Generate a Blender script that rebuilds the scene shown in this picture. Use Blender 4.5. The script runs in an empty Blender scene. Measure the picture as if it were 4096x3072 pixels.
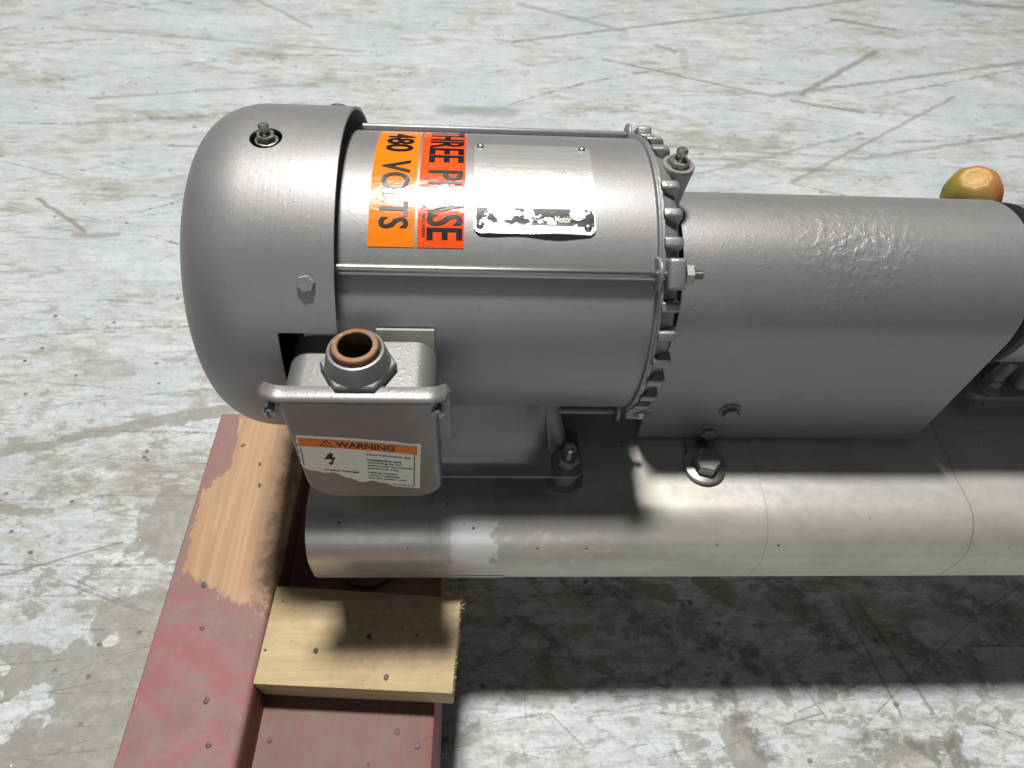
import bpy, bmesh, math, random
from mathutils import Vector, Matrix
random.seed(7)
PI = math.pi
S = 0.0125            # one modelling unit is 1.25 cm
ZA = 31.0             # height of the motor's axis above the floor, in units
def W(p): return Vector((p[0]*S, p[1]*S, (p[2]+ZA)*S))
sc = bpy.context.scene
C = sc.collection

# ------------------------------------------------------------------ camera
cam_d = bpy.data.cameras.new('camera'); cam = bpy.data.objects.new('camera', cam_d); C.objects.link(cam)
cam_d.sensor_fit = 'HORIZONTAL'; cam_d.sensor_width = 36.0; cam_d.lens = 2700/4096*36
cam_d.clip_start = 0.01; cam_d.clip_end = 100
pitch, yaw, roll = math.radians(52.86), math.radians(-5.62), math.radians(5.06)
fwd = Vector((-math.sin(yaw)*math.cos(pitch), math.cos(yaw)*math.cos(pitch), -math.sin(pitch)))
rt = Vector((math.cos(yaw), math.sin(yaw), 0)); up = rt.cross(fwd)
r2 = rt*math.cos(roll)+up*math.sin(roll); u2 = up*math.cos(roll)-rt*math.sin(roll)
m = Matrix((r2, u2, -fwd)).transposed().to_4x4(); m.translation = W((0, -31.407, 30.1)); cam.matrix_world = m
sc.camera = cam
cam_d.dof.use_dof = True; cam_d.dof.focus_distance = 0.50; cam_d.dof.aperture_fstop = 9.0

# ------------------------------------------------------------------ light and exposure
wd = bpy.data.worlds.new('World'); sc.world = wd; wd.use_nodes = True
bg = wd.node_tree.nodes['Background']; bg.inputs[0].default_value = (0.86, 0.93, 1, 1); bg.inputs[1].default_value = 0.004
def lamp(name, loc, target, power, sx, sy, col=(1, 0.97, 0.92)):
    d = bpy.data.lights.new(name, 'AREA'); d.shape = 'RECTANGLE'; d.size = sx; d.size_y = sy; d.energy = power; d.color = col
    o = bpy.data.objects.new(name, d); C.objects.link(o); o.location = loc
    o.rotation_euler = (Vector(target)-Vector(loc)).to_track_quat('-Z', 'Y').to_euler()
    return o
HL = 4.6
lamp('high_bay_lamp', (-0.16, math.tan(math.radians(14.4))*(HL-0.3), HL), (0.1, 0, 0.3), 285, 0.52, 0.34)
lamp('high_bay_lamp', (-4.2, 1.2, HL), (0, 0, 0.3), 4, 0.5, 0.5, (0.94, 0.97, 1))
lamp('high_bay_lamp', (4.4, 1.8, HL), (0, 0, 0.3), 4, 0.5, 0.5, (0.94, 0.97, 1))
lamp('front_fill_light', (-0.6, -6.2, 2.5), (0.1, 0, 0.2), 50, 4.5, 3.0, (0.95, 0.98, 1))  # low front fill added to lighten upright faces, not a seen source
sc.view_settings.view_transform = 'Standard'; sc.view_settings.look = 'None'; sc.view_settings.gamma = 1; sc.view_settings.exposure = 0
sc.cycles.max_bounces = 8; sc.cycles.diffuse_bounces = 4; sc.cycles.glossy_bounces = 4
sc.cycles.sample_clamp_indirect = 6

# ------------------------------------------------------------------ node helper
class NT:
    def __init__(s, name, org=(0, 0, 0)):
        s.m = bpy.data.materials.new(name); s.m.use_nodes = True; s.t = s.m.node_tree; s.t.nodes.clear()
        s.out = s.n('ShaderNodeOutputMaterial'); s.b = s.n('ShaderNodeBsdfPrincipled'); s.l(s.b.outputs[0], s.out.inputs[0])
        s.tc = s.n('ShaderNodeTexCoord')
        s.co = s.vm('ADD', s.vm('SCALE', s.tc.outputs['Object'], 1/S), org)     # object coordinates in modelling units, about the motor's axis
    def n(s, t, **k):
        x = s.t.nodes.new(t)
        for a, b in k.items(): setattr(x, a, b)
        return x
    def l(s, a, b): s.t.links.new(a, b)
    def put(s, sock, v):
        if isinstance(v, bpy.types.NodeSocket): s.l(v, sock)
        elif v is not None:
            if isinstance(v, (tuple, list)) and len(v) == 3 and sock.type == 'RGBA': v = (*v, 1)
            sock.default_value = v
    def vm(s, op, a, b):
        x = s.n('ShaderNodeVectorMath', operation=op); s.put(x.inputs[0], a)
        if op == 'SCALE': s.put(x.inputs['Scale'], b)
        else: s.put(x.inputs[1], b)
        return x.outputs['Value'] if op in ('DOT_PRODUCT', 'LENGTH', 'DISTANCE') else x.outputs[0]
    def ma(s, op, a, b=0.0, c=0.0, clamp=False):
        x = s.n('ShaderNodeMath', operation=op, use_clamp=clamp); s.put(x.inputs[0], a); s.put(x.inputs[1], b); s.put(x.inputs[2], c); return x.outputs[0]
    def map(s, loc=(0, 0, 0), rot=(0, 0, 0), sca=(1, 1, 1), src=None):
        x = s.n('ShaderNodeMapping'); s.l(src or s.co, x.inputs[0]); x.inputs[1].default_value = loc; x.inputs[2].default_value = rot; x.inputs[3].default_value = sca; return x.outputs[0]
    def noise(s, scale, detail=4, rough=0.55, vec=None, dist=0.0):
        x = s.n('ShaderNodeTexNoise'); s.l(vec or s.co, x.inputs['Vector']); x.inputs['Scale'].default_value = scale; x.inputs['Detail'].default_value = detail
        x.inputs['Roughness'].default_value = rough; x.inputs['Distortion'].default_value = dist; return x.outputs['Fac']
    def vor(s, scale, vec=None, feature='F1'):
        x = s.n('ShaderNodeTexVoronoi', feature=feature); s.l(vec or s.co, x.inputs['Vector']); x.inputs['Scale'].default_value = scale; return x.outputs['Distance']
    def ss(s, v, a, b):                                         # smooth step a..b -> 0..1
        x = s.n('ShaderNodeMapRange', interpolation_type='SMOOTHSTEP'); s.put(x.inputs[0], v); x.inputs[1].default_value = a; x.inputs[2].default_value = b; x.clamp = True
        return x.outputs[0]
    def lin(s, v, a, b, c=0.0, d=1.0):
        x = s.n('ShaderNodeMapRange'); s.put(x.inputs[0], v)
        for i, q in enumerate((a, b, c, d)): x.inputs[i+1].default_value = q
        return x.outputs[0]
    def mix(s, f, a, b):
        x = s.n('ShaderNodeMix', data_type='RGBA'); s.put(x.inputs[0], f); s.put(x.inputs[6], a); s.put(x.inputs[7], b); return x.outputs[2]
    def bump(s, h, strength=0.3, dist=0.05, normal=None):
        x = s.n('ShaderNodeBump'); x.inputs['Strength'].default_value = strength; x.inputs['Distance'].default_value = dist*S; s.put(x.inputs['Height'], h)
        if normal is not None: s.l(normal, x.inputs['Normal'])
        return x.outputs[0]
    def sep(s, v=None):
        x = s.n('ShaderNodeSeparateXYZ'); s.l(v or s.co, x.inputs[0]); return x.outputs
    def seg(s, vec, a, b, w, soft=None, fade=0.0):              # mask along a line from a to b in the floor's own plane
        d = Vector((b[0]-a[0], b[1]-a[1], 0)); L = d.length; ang = math.atan2(d.y, d.x)
        q = s.n('ShaderNodeMapping', vector_type='TEXTURE'); s.l(vec, q.inputs[0]); q.inputs[1].default_value = (a[0], a[1], 0); q.inputs[2].default_value = (0, 0, ang)
        o = s.sep(q.outputs[0])
        mx = s.ma('SUBTRACT', o[0], s.ma('MINIMUM', s.ma('MAXIMUM', o[0], 0.0), L))
        dist = s.ma('SQRT', s.ma('ADD', s.ma('MULTIPLY', mx, mx), s.ma('MULTIPLY', o[1], o[1])))
        return s.ss(dist, w, (w*0.3 if soft is None else w-soft))
    def fin(s, base=None, rough=None, metal=None, normal=None, spec=None, coat=None, coat_rough=None):
        for k, v in (('Base Color', base), ('Roughness', rough), ('Metallic', metal), ('Normal', normal), ('Specular IOR Level', spec), ('Coat Weight', coat), ('Coat Roughness', coat_rough)):
            if v is not None: s.put(s.b.inputs[k], v)
        return s.m

O_MOTOR = (0, 0, -8.9); O_BASE = (10, 0, -21); O_SKID = (-10, -10, -ZA); O_GUARD = (22, 0, -11)
def paint(name, base=(0.315, 0.311, 0.316), rough=0.46, metal=0.50, orange=0.035, lumps=0.0, brushed=None, worn=0.35):
    t = NT(name, O_GUARD if lumps else O_MOTOR)
    big = t.noise(0.35, 4, 0.6); sp = t.noise(2.6, 6, 0.7)
    col = t.mix(t.ss(big, 0.35, 0.7), tuple(c*0.975 for c in base), tuple(c*1.02 for c in base))
    red = t.ma('MULTIPLY', t.ss(sp, 0.62, 0.72), t.ss(t.noise(0.5, 3, 0.5), 0.5, 0.68))
    col = t.mix(t.ma('MULTIPLY', red, worn), col, (0.15, 0.07, 0.06))
    scuff = t.ma('MULTIPLY', t.ss(t.noise(1.0, 5, 0.7, t.map(rot=(0.3, 0.2, 0.4), sca=(0.9, 5, 5))), 0.60, 0.70), t.ss(t.noise(0.6, 3, 0.5, t.map(loc=(5, 2, 8))), 0.50, 0.64))
    col = t.mix(t.ma('MULTIPLY', scuff, 0.35), col, tuple(c*1.45 for c in base))
    grime = t.ma('MULTIPLY', t.ss(t.noise(1.7, 7, 0.75), 0.52, 0.72), t.ss(t.noise(0.28, 3, 0.5, t.map(loc=(2, 9, 4))), 0.45, 0.65))
    col = t.mix(t.ma('MULTIPLY', grime, 0.35), col, (0.17, 0.15, 0.135))
    chips = t.ss(t.noise(5.5, 2, 0.5), 0.80, 0.84)
    col = t.mix(t.ma('MULTIPLY', chips, worn), col, (0.05, 0.045, 0.04))
    peel = t.noise(6, 3, 0.5)
    nrm = t.bump(peel, orange, 0.10)
    nrm = t.bump(t.ss(t.noise(3.2, 2, 0.4), 0.60, 0.75), orange*1.2, 0.12, nrm)
    if brushed:
        nrm = t.bump(t.noise(1.0, 3, 0.6, t.map(sca=brushed)), 0.12, 0.04, nrm)
    if lumps:
        msk = t.ss(t.vm('LENGTH', t.vm('SUBTRACT', t.co, (22.5, -2.2, 5.0)), (0, 0, 0)), 5.0, 1.0)
        lum = t.ss(t.noise(1.9, 3, 0.5, None, 0.3), 0.36, 0.82)
        nrm = t.bump(t.ma('MULTIPLY', lum, msk), lumps, 0.16, nrm)
    r = t.lin(t.noise(2.2, 5, 0.65), 0.3, 0.7, rough-0.025, rough+0.035)
    return t.fin(col, r, metal, nrm)
M = {}
M['paint'] = paint('silver grey enamel')
M['paint_cover'] = paint('silver grey enamel on sheet steel', brushed=(9, 0.35, 0.35))
M['paint_cast'] = paint('silver grey enamel on casting', orange=0.12, worn=0.5)
M['paint_guard'] = paint('silver grey enamel on guard', lumps=0.3, orange=0.07, worn=0.2)
M['paint_dark'] = paint('dull silver paint', base=(0.22, 0.22, 0.215), rough=0.5, metal=0.25, worn=0.5)
M['box'] = paint('silver grey enamel on junction box', base=(0.24, 0.236, 0.236), rough=0.45, orange=0.08, worn=0.3)

def simple(name, col, rough=0.5, metal=0.0, bump=0.1, scale=6, vary=0.15, spec=None, coat=None):
    t = NT(name); n = t.noise(scale, 4, 0.6)
    c = t.mix(n, tuple(x*(1-vary) for x in col), tuple(min(1, x*(1+vary)) for x in col))
    return t.fin(c, rough, metal, t.bump(n, bump, 0.05), spec, coat)
M['bare_steel'] = simple('bare steel', (0.42, 0.42, 0.40), 0.36, 0.9)
M['steel_bolt'] = simple('painted bolt steel', (0.36, 0.36, 0.36), 0.38, 0.7)
M['dark'] = simple('black interior', (0.012, 0.012, 0.012), 0.8)
M['black_rubber'] = simple('black seal', (0.018, 0.017, 0.023), 0.5)
M['ink'] = simple('black ink', (0.012, 0.012, 0.016), 0.30, 0, 0.02)
M['ink_matt'] = simple('black label ink', (0.02, 0.02, 0.02), 0.5, 0, 0.02)
M['red_ink'] = simple('dark red ink', (0.25, 0.02, 0.01), 0.3, 0, 0.02)
M['gasket'] = simple('pale gasket', (0.40, 0.41, 0.36), 0.6, 0.0, 0.2)
M['cast_dark'] = simple('dark cast iron', (0.055, 0.055, 0.06), 0.5, 0.3, 0.35, 3, 0.3)
def rust_mat():
    t = NT('rusty bushing end'); n = t.noise(3.5, 6, 0.65)
    c = t.mix(t.ss(n, 0.35, 0.65), (0.34, 0.12, 0.045), (0.23, 0.17, 0.12)); c = t.mix(t.ss(t.noise(2.2, 3), 0.58, 0.72), c, (0.42, 0.36, 0.27))
    return t.fin(c, 0.6, 0.15, t.bump(n, 0.4, 0.06))
M['rust'] = rust_mat()
def thread_mat():
    t = NT('threaded inner wall'); w = t.n('ShaderNodeTexWave', bands_direction='Z'); t.l(t.co, w.inputs[0]); w.inputs['Scale'].default_value = 2.2
    return t.fin(t.mix(t.noise(3, 4), (0.10, 0.09, 0.08), (0.045, 0.035, 0.028)), 0.6, 0.2, t.bump(w.outputs['Fac'], 0.5, 0.08))
M['thread'] = thread_mat()
def zinc_mat():
    t = NT('yellow zinc plating', (38, 0, -12)); o = t.sep(); n = t.noise(0.8, 4, 0.6, None, 0.6)
    k = t.ma('ADD', t.ma('MULTIPLY', t.ma('SUBTRACT', o[0], 34.95), 0.25), t.ma('MULTIPLY', n, 0.9))
    c = t.mix(t.ss(k, 0.15, 0.55), (0.33, 0.27, 0.045), (0.42, 0.24, 0.05)); c = t.mix(t.ss(k, 0.45, 0.85), c, (0.50, 0.16, 0.05))
    c = t.mix(t.ma('MULTIPLY', t.ss(o[2], 2.2, 3.2), 0.35), c, (0.40, 0.22, 0.12))
    return t.fin(t.mix(t.ss(t.noise(3, 5, 0.7), 0.5, 0.7), c, (0.30, 0.20, 0.06)), 0.58, 0.25, t.bump(t.noise(5, 4, 0.6), 0.2, 0.05))
M['zinc'] = zinc_mat()
def sticker_mat(name, col, wr=0.35):
    t = NT(name); n = t.noise(2, 4, 0.6); wv = t.noise(1.0, 4, 0.65, t.map(sca=(1.3, 3.5, 3.5)))
    c = t.mix(n, tuple(x*0.95 for x in col), col)
    return t.fin(c, 0.20, 0, t.bump(wv, wr, 0.06), 0.5)
M['orange'] = sticker_mat('orange sticker film', (0.92, 0.235, 0.012))
M['red_orange'] = sticker_mat('red orange sticker film', (0.90, 0.10, 0.016))
def plate_mat():
    t = NT('aluminium nameplate'); o = t.sep(); br = t.noise(1.0, 4, 0.6, t.map(sca=(0.6, 9, 9)))
    c = t.mix(br, (0.60, 0.60, 0.58), (0.78, 0.78, 0.76)); c = t.mix(t.ss(t.noise(1.6, 5, 0.7), 0.62, 0.74), c, (0.40, 0.34, 0.27))
    return t.fin(c, 0.31, 0.62, t.bump(t.noise(1.4, 4, 0.6), 0.22, 0.1, t.bump(br, 0.08, 0.03)))
M['plate'] = plate_mat()
def panel_mat():                                                  # black printed band, flaked off in ragged patches
    t = NT('flaked black print', O_MOTOR); n = t.noise(1.5, 5, 0.62, t.map(loc=(4.3, 2.0, 0.6))); o = t.sep()
    k = t.ma('ADD', n, t.ma('MULTIPLY', t.ss(o[0], 1.5, 4.6), 0.13)); k = t.ma('ADD', k, t.ma('MULTIPLY', t.ss(o[0], 1.2, 0.2), 0.1))
    f = t.ss(k, 0.520, 0.545)
    return t.fin(t.mix(f, (0.70, 0.70, 0.68), (0.012, 0.013, 0.016)), t.lin(f, 0, 1, 0.3, 0.35), t.lin(f, 0, 1, 0.9, 0.0), t.bump(n, 0.15, 0.06))
M['panel'] = panel_mat()
def label_mat(name, col):
    t = NT(name); n = t.noise(3, 5, 0.6)
    c = t.mix(t.ss(n, 0.55, 0.75), col, tuple(x*0.8 for x in col)); return t.fin(c, 0.42, 0, t.bump(n, 0.08, 0.04))
M['label_white'] = label_mat('white label vinyl', (0.80, 0.82, 0.74))
M['label_orange'] = label_mat('orange label vinyl', (0.80, 0.18, 0.025))
def base_mat():
    t = NT('dull stainless sheet', O_BASE); o = t.sep()
    n1 = t.noise(0.28, 5, 0.6); n2 = t.noise(1.1, 6, 0.65); fine = t.noise(1.0, 4, 0.7, t.map(sca=(0.8, 6, 6)))
    c = t.mix(t.ss(n1, 0.35, 0.65), (0.60, 0.58, 0.53), (0.68, 0.665, 0.625))
    c = t.mix(t.ma('MULTIPLY', t.ss(n2, 0.55, 0.75), 0.5), c, (0.50, 0.47, 0.41))
    c = t.mix(t.ma('MULTIPLY', fine, 0.25), c, (0.52, 0.50, 0.46))
    # grimy band right of the old label, with a ragged edge; the label spot itself is clean
    rx = t.ma('ADD', o[0], t.ma('MULTIPLY', t.ma('SUBTRACT', t.noise(1.1, 5, 0.7), 0.5), 3.4))
    spot = t.ma('MULTIPLY', t.ss(o[0], -1.35, -1.22), t.ma('MULTIPLY', t.ss(rx, 1.65, 1.5), t.ma('MULTIPLY', t.ss(o[1], -11.6, -11.8), t.ss(o[2], -15.2, -13.2))))
    grime = t.ma('MULTIPLY', t.ma('MULTIPLY', t.ss(rx, 1.5, 1.7), t.ss(o[0], 20, 9)), t.ma('MULTIPLY', t.ss(o[2], -15.0, -13.8), t.ss(n2, 0.30, 0.5)))
    c = t.mix(t.ma('MULTIPLY', grime, 0.5), c, (0.44, 0.42, 0.36)); c = t.mix(spot, c, (0.80, 0.80, 0.80))
    # pencil lines and scratches round the sheet, at fixed stations along it
    for x0, w, col, a in ((34.8, 0.05, (0.2, 0.2, 0.22), 0.5), (20.2, 0.05, (0.25, 0.24, 0.22), 0.3), (-2.6, 0.04, (0.25, 0.25, 0.24), 0.2)):
        d = t.ma('ABSOLUTE', t.ma('SUBTRACT', t.ma('ADD', o[0], t.ma('MULTIPLY', t.ma('SUBTRACT', t.noise(0.25, 2), 0.5), 0.5)), x0))
        c = t.mix(t.ma('MULTIPLY', t.ss(d, w*1.6, w*0.6), a), c, col)
    specks = t.ss(t.vor(0.9), 0.10, 0.07); c = t.mix(t.ma('MULTIPLY', specks, t.ss(t.noise(0.7, 2), 0.5, 0.6)), c, (0.10, 0.06, 0.05))
    return t.fin(c, t.lin(n2, 0.3, 0.7, 0.31, 0.43), 0.48, t.bump(fine, 0.12, 0.04))
M['base'] = base_mat()
M['pad'] = simple('blue grey levelling pad', (0.16, 0.19, 0.20), 0.45, 0.4)

def wood_grain(t, along):                                         # along: 0 = x, 1 = y
    sca = (0.10, 2.4, 2.4) if along == 0 else (2.4, 0.10, 2.4)
    g = t.noise(1.0, 6, 0.62, t.map(sca=sca), 0.35)
    sca2 = (0.25, 9, 9) if along == 0 else (9, 0.25, 9)
    f = t.noise(1.0, 4, 0.7, t.map(sca=sca2)); return g, f
def left_timber_mat():
    t = NT('half painted timber', O_SKID); o = t.sep(); g, f = wood_grain(t, 1)
    rag = t.ma('MULTIPLY', t.ma('SUBTRACT', t.noise(1.3, 8, 0.72, t.map(sca=(1, 0.35, 1))), 0.5), 4.2)
    rag2 = t.ma('MULTIPLY', t.ma('SUBTRACT', t.noise(1.6, 8, 0.72, t.map(loc=(9, 3, 1), sca=(1, 0.35, 1))), 0.5), 2.2)
    wood = t.mix(t.ss(g, 0.35, 0.65), (0.51, 0.335, 0.20), (0.40, 0.245, 0.145)); wood = t.mix(t.ma('MULTIPLY', f, 0.35), wood, (0.33, 0.19, 0.10))
    pale = t.ma('MULTIPLY', t.ss(o[0], -16.6, -15.0), t.ss(o[1], -8, -13)); wood = t.mix(t.ma('MULTIPLY', pale, 0.6), wood, (0.55, 0.33, 0.24))
    dirtw = t.ma('MULTIPLY', t.ss(o[0], -16.2, -14.6), t.ss(t.noise(0.8, 5, 0.7), 0.40, 0.60)); wood = t.mix(t.ma('MULTIPLY', dirtw, 0.75), wood, (0.13, 0.09, 0.07))
    pn = t.noise(0.35, 5, 0.62, None, 0.8)
    red = t.mix(t.ss(pn, 0.30, 0.70), (0.25, 0.150, 0.140), (0.28, 0.135, 0.132)); red = t.mix(t.ma('MULTIPLY', t.ss(o[1], -13, -15), t.ss(t.noise(0.5, 4, 0.6, t.map(loc=(2, 5, 1))), 0.42, 0.62)), red, (0.335, 0.115, 0.128))
    red = t.mix(t.ma('MULTIPLY', t.ss(t.noise(0.45, 5, 0.6, t.map(loc=(5, 1, 0))), 0.36, 0.72), 0.8), red, (0.27, 0.205, 0.185))
    red = t.mix(t.ma('MULTIPLY', t.ss(t.ma('ADD', o[1], rag), -14.5, -12.5), 0.8), red, (0.27, 0.155, 0.140)); red = t.mix(t.ss(t.noise(2.4, 3, 0.6, t.map(sca=(2, 0.6, 2))), 0.71, 0.75), red, (0.48, 0.31, 0.16))
    yb = t.ma('ADD', t.ma('MULTIPLY', t.ma('ADD', o[0], 20.0), -0.52), -12.6)        # slanting edge of the bare part
    m1 = t.ss(t.ma('SUBTRACT', t.ma('ADD', o[1], rag), yb), -0.5, 0.35)
    xl = t.ma('ADD', t.ma('ADD', o[0], rag2), t.ma('MULTIPLY', t.ss(o[1], -6.5, -3.0), -1.5))
    m2 = t.ss(xl, -20.95, -20.45)
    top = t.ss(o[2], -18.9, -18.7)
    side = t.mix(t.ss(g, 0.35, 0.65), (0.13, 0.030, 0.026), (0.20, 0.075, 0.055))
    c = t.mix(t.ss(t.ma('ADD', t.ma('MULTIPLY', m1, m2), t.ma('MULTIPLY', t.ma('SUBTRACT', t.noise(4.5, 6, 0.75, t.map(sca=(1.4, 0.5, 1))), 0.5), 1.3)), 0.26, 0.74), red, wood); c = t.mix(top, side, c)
    return t.fin(c, 0.72, 0, t.bump(g, 0.3, 0.1, t.bump(f, 0.18, 0.05)))
M['timber_left'] = left_timber_mat()
def deck_mat():
    t = NT('dusty red brown painted plank', O_SKID); g, f = wood_grain(t, 1); o = t.sep()
    c = t.mix(t.ss(g, 0.3, 0.7), (0.235, 0.125, 0.115), (0.205, 0.120, 0.105)); c = t.mix(t.ma('MULTIPLY', t.ss(t.noise(0.3, 5, 0.6), 0.45, 0.65), 0.6), c, (0.22, 0.165, 0.145))
    c = t.mix(t.ma('MULTIPLY', t.ss(o[0], -3.1, -2.5), 0.5), c, (0.28, 0.07, 0.07))
    c = t.mix(t.ss(t.noise(1.5, 3, 0.6), 0.70, 0.74), c, (0.09, 0.055, 0.05)); c = t.mix(t.ma('MULTIPLY', f, 0.22), c, (0.12, 0.07, 0.06))
    return t.fin(c, 0.72, 0, t.bump(g, 0.25, 0.1, t.bump(f, 0.25, 0.05)))
M['deck'] = deck_mat()
def cleat_mat():
    t = NT('bare yellow pine', O_SKID); g, f = wood_grain(t, 0); o = t.sep()
    c = t.mix(t.ss(g, 0.35, 0.68), (0.60, 0.48, 0.285), (0.53, 0.40, 0.215)); c = t.mix(t.ma('MULTIPLY', f, 0.3), c, (0.36, 0.24, 0.11))
    d = t.noise(0.42, 6, 0.66, None, 0.5); top = t.ss(o[2], -18.3, -18.1)
    dirt = t.ma('MULTIPLY', t.ss(d, 0.40, 0.72), top); c = t.mix(t.ma('MULTIPLY', dirt, 0.42), c, (0.28, 0.225, 0.15))
    d2 = t.ma('MULTIPLY', t.ma('MULTIPLY', t.ss(t.noise(2.6, 7, 0.75), 0.38, 0.68), top), t.ss(t.vm('DISTANCE', t.map(sca=(0.55, 1, 1)), (-2.9, -17.0, -18.0)), 3.6, 1.2)); c = t.mix(t.ma('MULTIPLY', d2, 0.3), c, (0.13, 0.105, 0.07))
    c = t.mix(t.ma('MULTIPLY', t.ss(t.noise(3.5, 2, 0.5), 0.72, 0.76), top), c, (0.06, 0.045, 0.035))
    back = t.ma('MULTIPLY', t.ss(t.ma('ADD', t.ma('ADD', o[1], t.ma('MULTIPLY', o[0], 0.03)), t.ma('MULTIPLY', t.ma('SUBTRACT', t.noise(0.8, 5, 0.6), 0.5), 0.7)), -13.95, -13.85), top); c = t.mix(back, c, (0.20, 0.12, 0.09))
    return t.fin(c, 0.68, 0, t.bump(g, 0.22, 0.08, t.bump(f, 0.18, 0.04)))
M['cleat'] = cleat_mat()
M['splinter'] = simple('raw split wood', (0.60, 0.42, 0.18), 0.7, 0, 0.3, 5, 0.3)
M['engrave'] = simple('engraved lines', (0.42, 0.42, 0.41), 0.4, 0.4, 0.02)
M['nail'] = simple('rusted nail head', (0.10, 0.085, 0.08), 0.5, 0.5, 0.3)

def floor_mat():
    t = NT('worn white painted concrete')
    co = t.co
    wob = t.n('ShaderNodeTexNoise'); t.l(co, wob.inputs['Vector']); wob.inputs['Scale'].default_value = 0.35; wob.inputs['Detail'].default_value = 6; wob.inputs['Roughness'].default_value = 0.65
    wv = t.vm('SCALE', t.vm('SUBTRACT', wob.outputs['Color'], (0.5, 0.5, 0.5)), 1.0)
    cw = t.vm('ADD', co, t.vm('SCALE', wv, 1.4)); cw3 = t.vm('ADD', co, t.vm('SCALE', wv, 6.5))
    cw2 = t.vm('ADD', co, t.vm('SCALE', wv, 2.6)); near = t.ss(t.sep()[1], 40, -5)
    # paint and the ground-in dirt drawn out in long fibres
    fib1 = t.noise(1.0, 9, 0.68, t.map(rot=(0, 0, -0.10), sca=(0.050, 0.20, 1)), 0.6)
    fib2 = t.noise(1.0, 8, 0.70, t.map(loc=(7, 3, 0), rot=(0, 0, -0.30), sca=(0.16, 0.50, 1)), 0.5)
    blot = t.noise(0.075, 6, 0.62, None, 0.4); fine = t.noise(2.2, 6, 0.72); mid = t.noise(0.55, 7, 0.70, t.map(sca=(0.7, 1.2, 1)))
    paintc = t.mix(t.ss(blot, 0.32, 0.68), (0.51, 0.565, 0.600), (0.635, 0.685, 0.710))
    wearv = t.ma('ADD', t.ma('MULTIPLY', fib1, 0.45), t.ma('ADD', t.ma('MULTIPLY', fib2, 0.25), t.ma('MULTIPLY', blot, 0.30)))
    lowd = t.ss(t.noise(0.035, 4, 0.6, t.map(loc=(13, 4, 0), sca=(0.8, 1.3, 1)), 0.5), 0.34, 0.62)
    fib3 = t.noise(1.0, 9, 0.74, t.map(loc=(2, 8, 0), rot=(0, 0, -0.12), sca=(0.30, 1.05, 1)), 0.5)
    wearv = t.ma('ADD', t.ma('MULTIPLY', wearv, 0.68), t.ma('MULTIPLY', fib3, 0.32))
    dirty = t.ss(wearv, 0.46, 0.57)
    c = t.mix(t.ma('MULTIPLY', dirty, t.lin(lowd, 0, 1, 0.25, 0.85)), paintc, (0.355, 0.340, 0.290))
    c = t.mix(t.ma('MULTIPLY', t.ss(wearv, 0.535, 0.60), 0.6), c, (0.27, 0.26, 0.225))
    dry = t.noise(1.0, 8, 0.8, t.map(loc=(1, 6, 0), rot=(0, 0, -0.2), sca=(0.55, 1.1, 1)), 0.4)
    c = t.mix(t.ma('MULTIPLY', t.ma('MULTIPLY', t.ss(dry, 0.48, 0.58), near), t.lin(blot, 0.35, 0.65, 0.25, 0.75)), c, (0.31, 0.30, 0.265))
    flake = t.ma('MULTIPLY', t.ss(t.ma('ADD', t.ma('MULTIPLY', mid, 0.6), t.ma('MULTIPLY', t.noise(0.16, 5, 0.65, t.map(loc=(3, 2, 0)), 0.4), 0.4)), 0.535, 0.56), near)
    c = t.mix(t.ma('MULTIPLY', flake, 0.7), c, (0.25, 0.245, 0.215))
    c = t.mix(t.ma('MULTIPLY', t.ss(mid, 0.51, 0.62), t.lin(near, 0, 1, 0.20, 0.48)), c, (0.33, 0.32, 0.28))
    c = t.mix(t.ma('MULTIPLY', t.ss(fine, 0.50, 0.66), t.lin(near, 0, 1, 0.32, 0.5)), c, (0.28, 0.27, 0.24))
    c = t.mix(t.ma('MULTIPLY', t.ss(t.noise(1.3, 5, 0.7, t.map(rot=(0, 0, -0.15), sca=(0.4, 1.3, 1))), 0.60, 0.72), 0.55), c, (0.22, 0.21, 0.185))
    # hairline scratches in several directions
    hl = 0.0
    for i, (ang, sx, sy, w, a) in enumerate(((-0.06, 0.010, 0.22, 0.006, 0.55), (0.26, 0.012, 0.20, 0.005, 0.55), (-0.30, 0.010, 0.20, 0.006, 0.6), (0.72, 0.02, 0.30, 0.004, 0.5), (-1.15, 0.02, 0.26, 0.004, 0.45), (0.10, 0.02, 0.55, 0.007, 0.45), (-0.18, 0.018, 0.6, 0.007, 0.45))):
        nn = t.noise(1.0, 2, 0.35, t.map(loc=(11*i, 5*i, 0), rot=(0, 0, -ang), sca=(sx, sy, 1)), 0.15)
        ln = t.ss(t.ma('ABSOLUTE', t.ma('SUBTRACT', nn, 0.5)), w, w*0.35)
        brk = t.ss(t.noise(0.16, 4, 0.7, t.map(loc=(i*3.1, 1, 0))), 0.44, 0.60)
        hl = t.ma('MAXIMUM', hl, t.ma('MULTIPLY', t.ma('MULTIPLY', ln, brk), a))
    c = t.mix(hl, c, (0.24, 0.23, 0.205))
    # the marks that stand out one by one: scrapes, drag marks and tyre lines
    dk = (0.235, 0.225, 0.195); mk = 0.0
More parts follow.
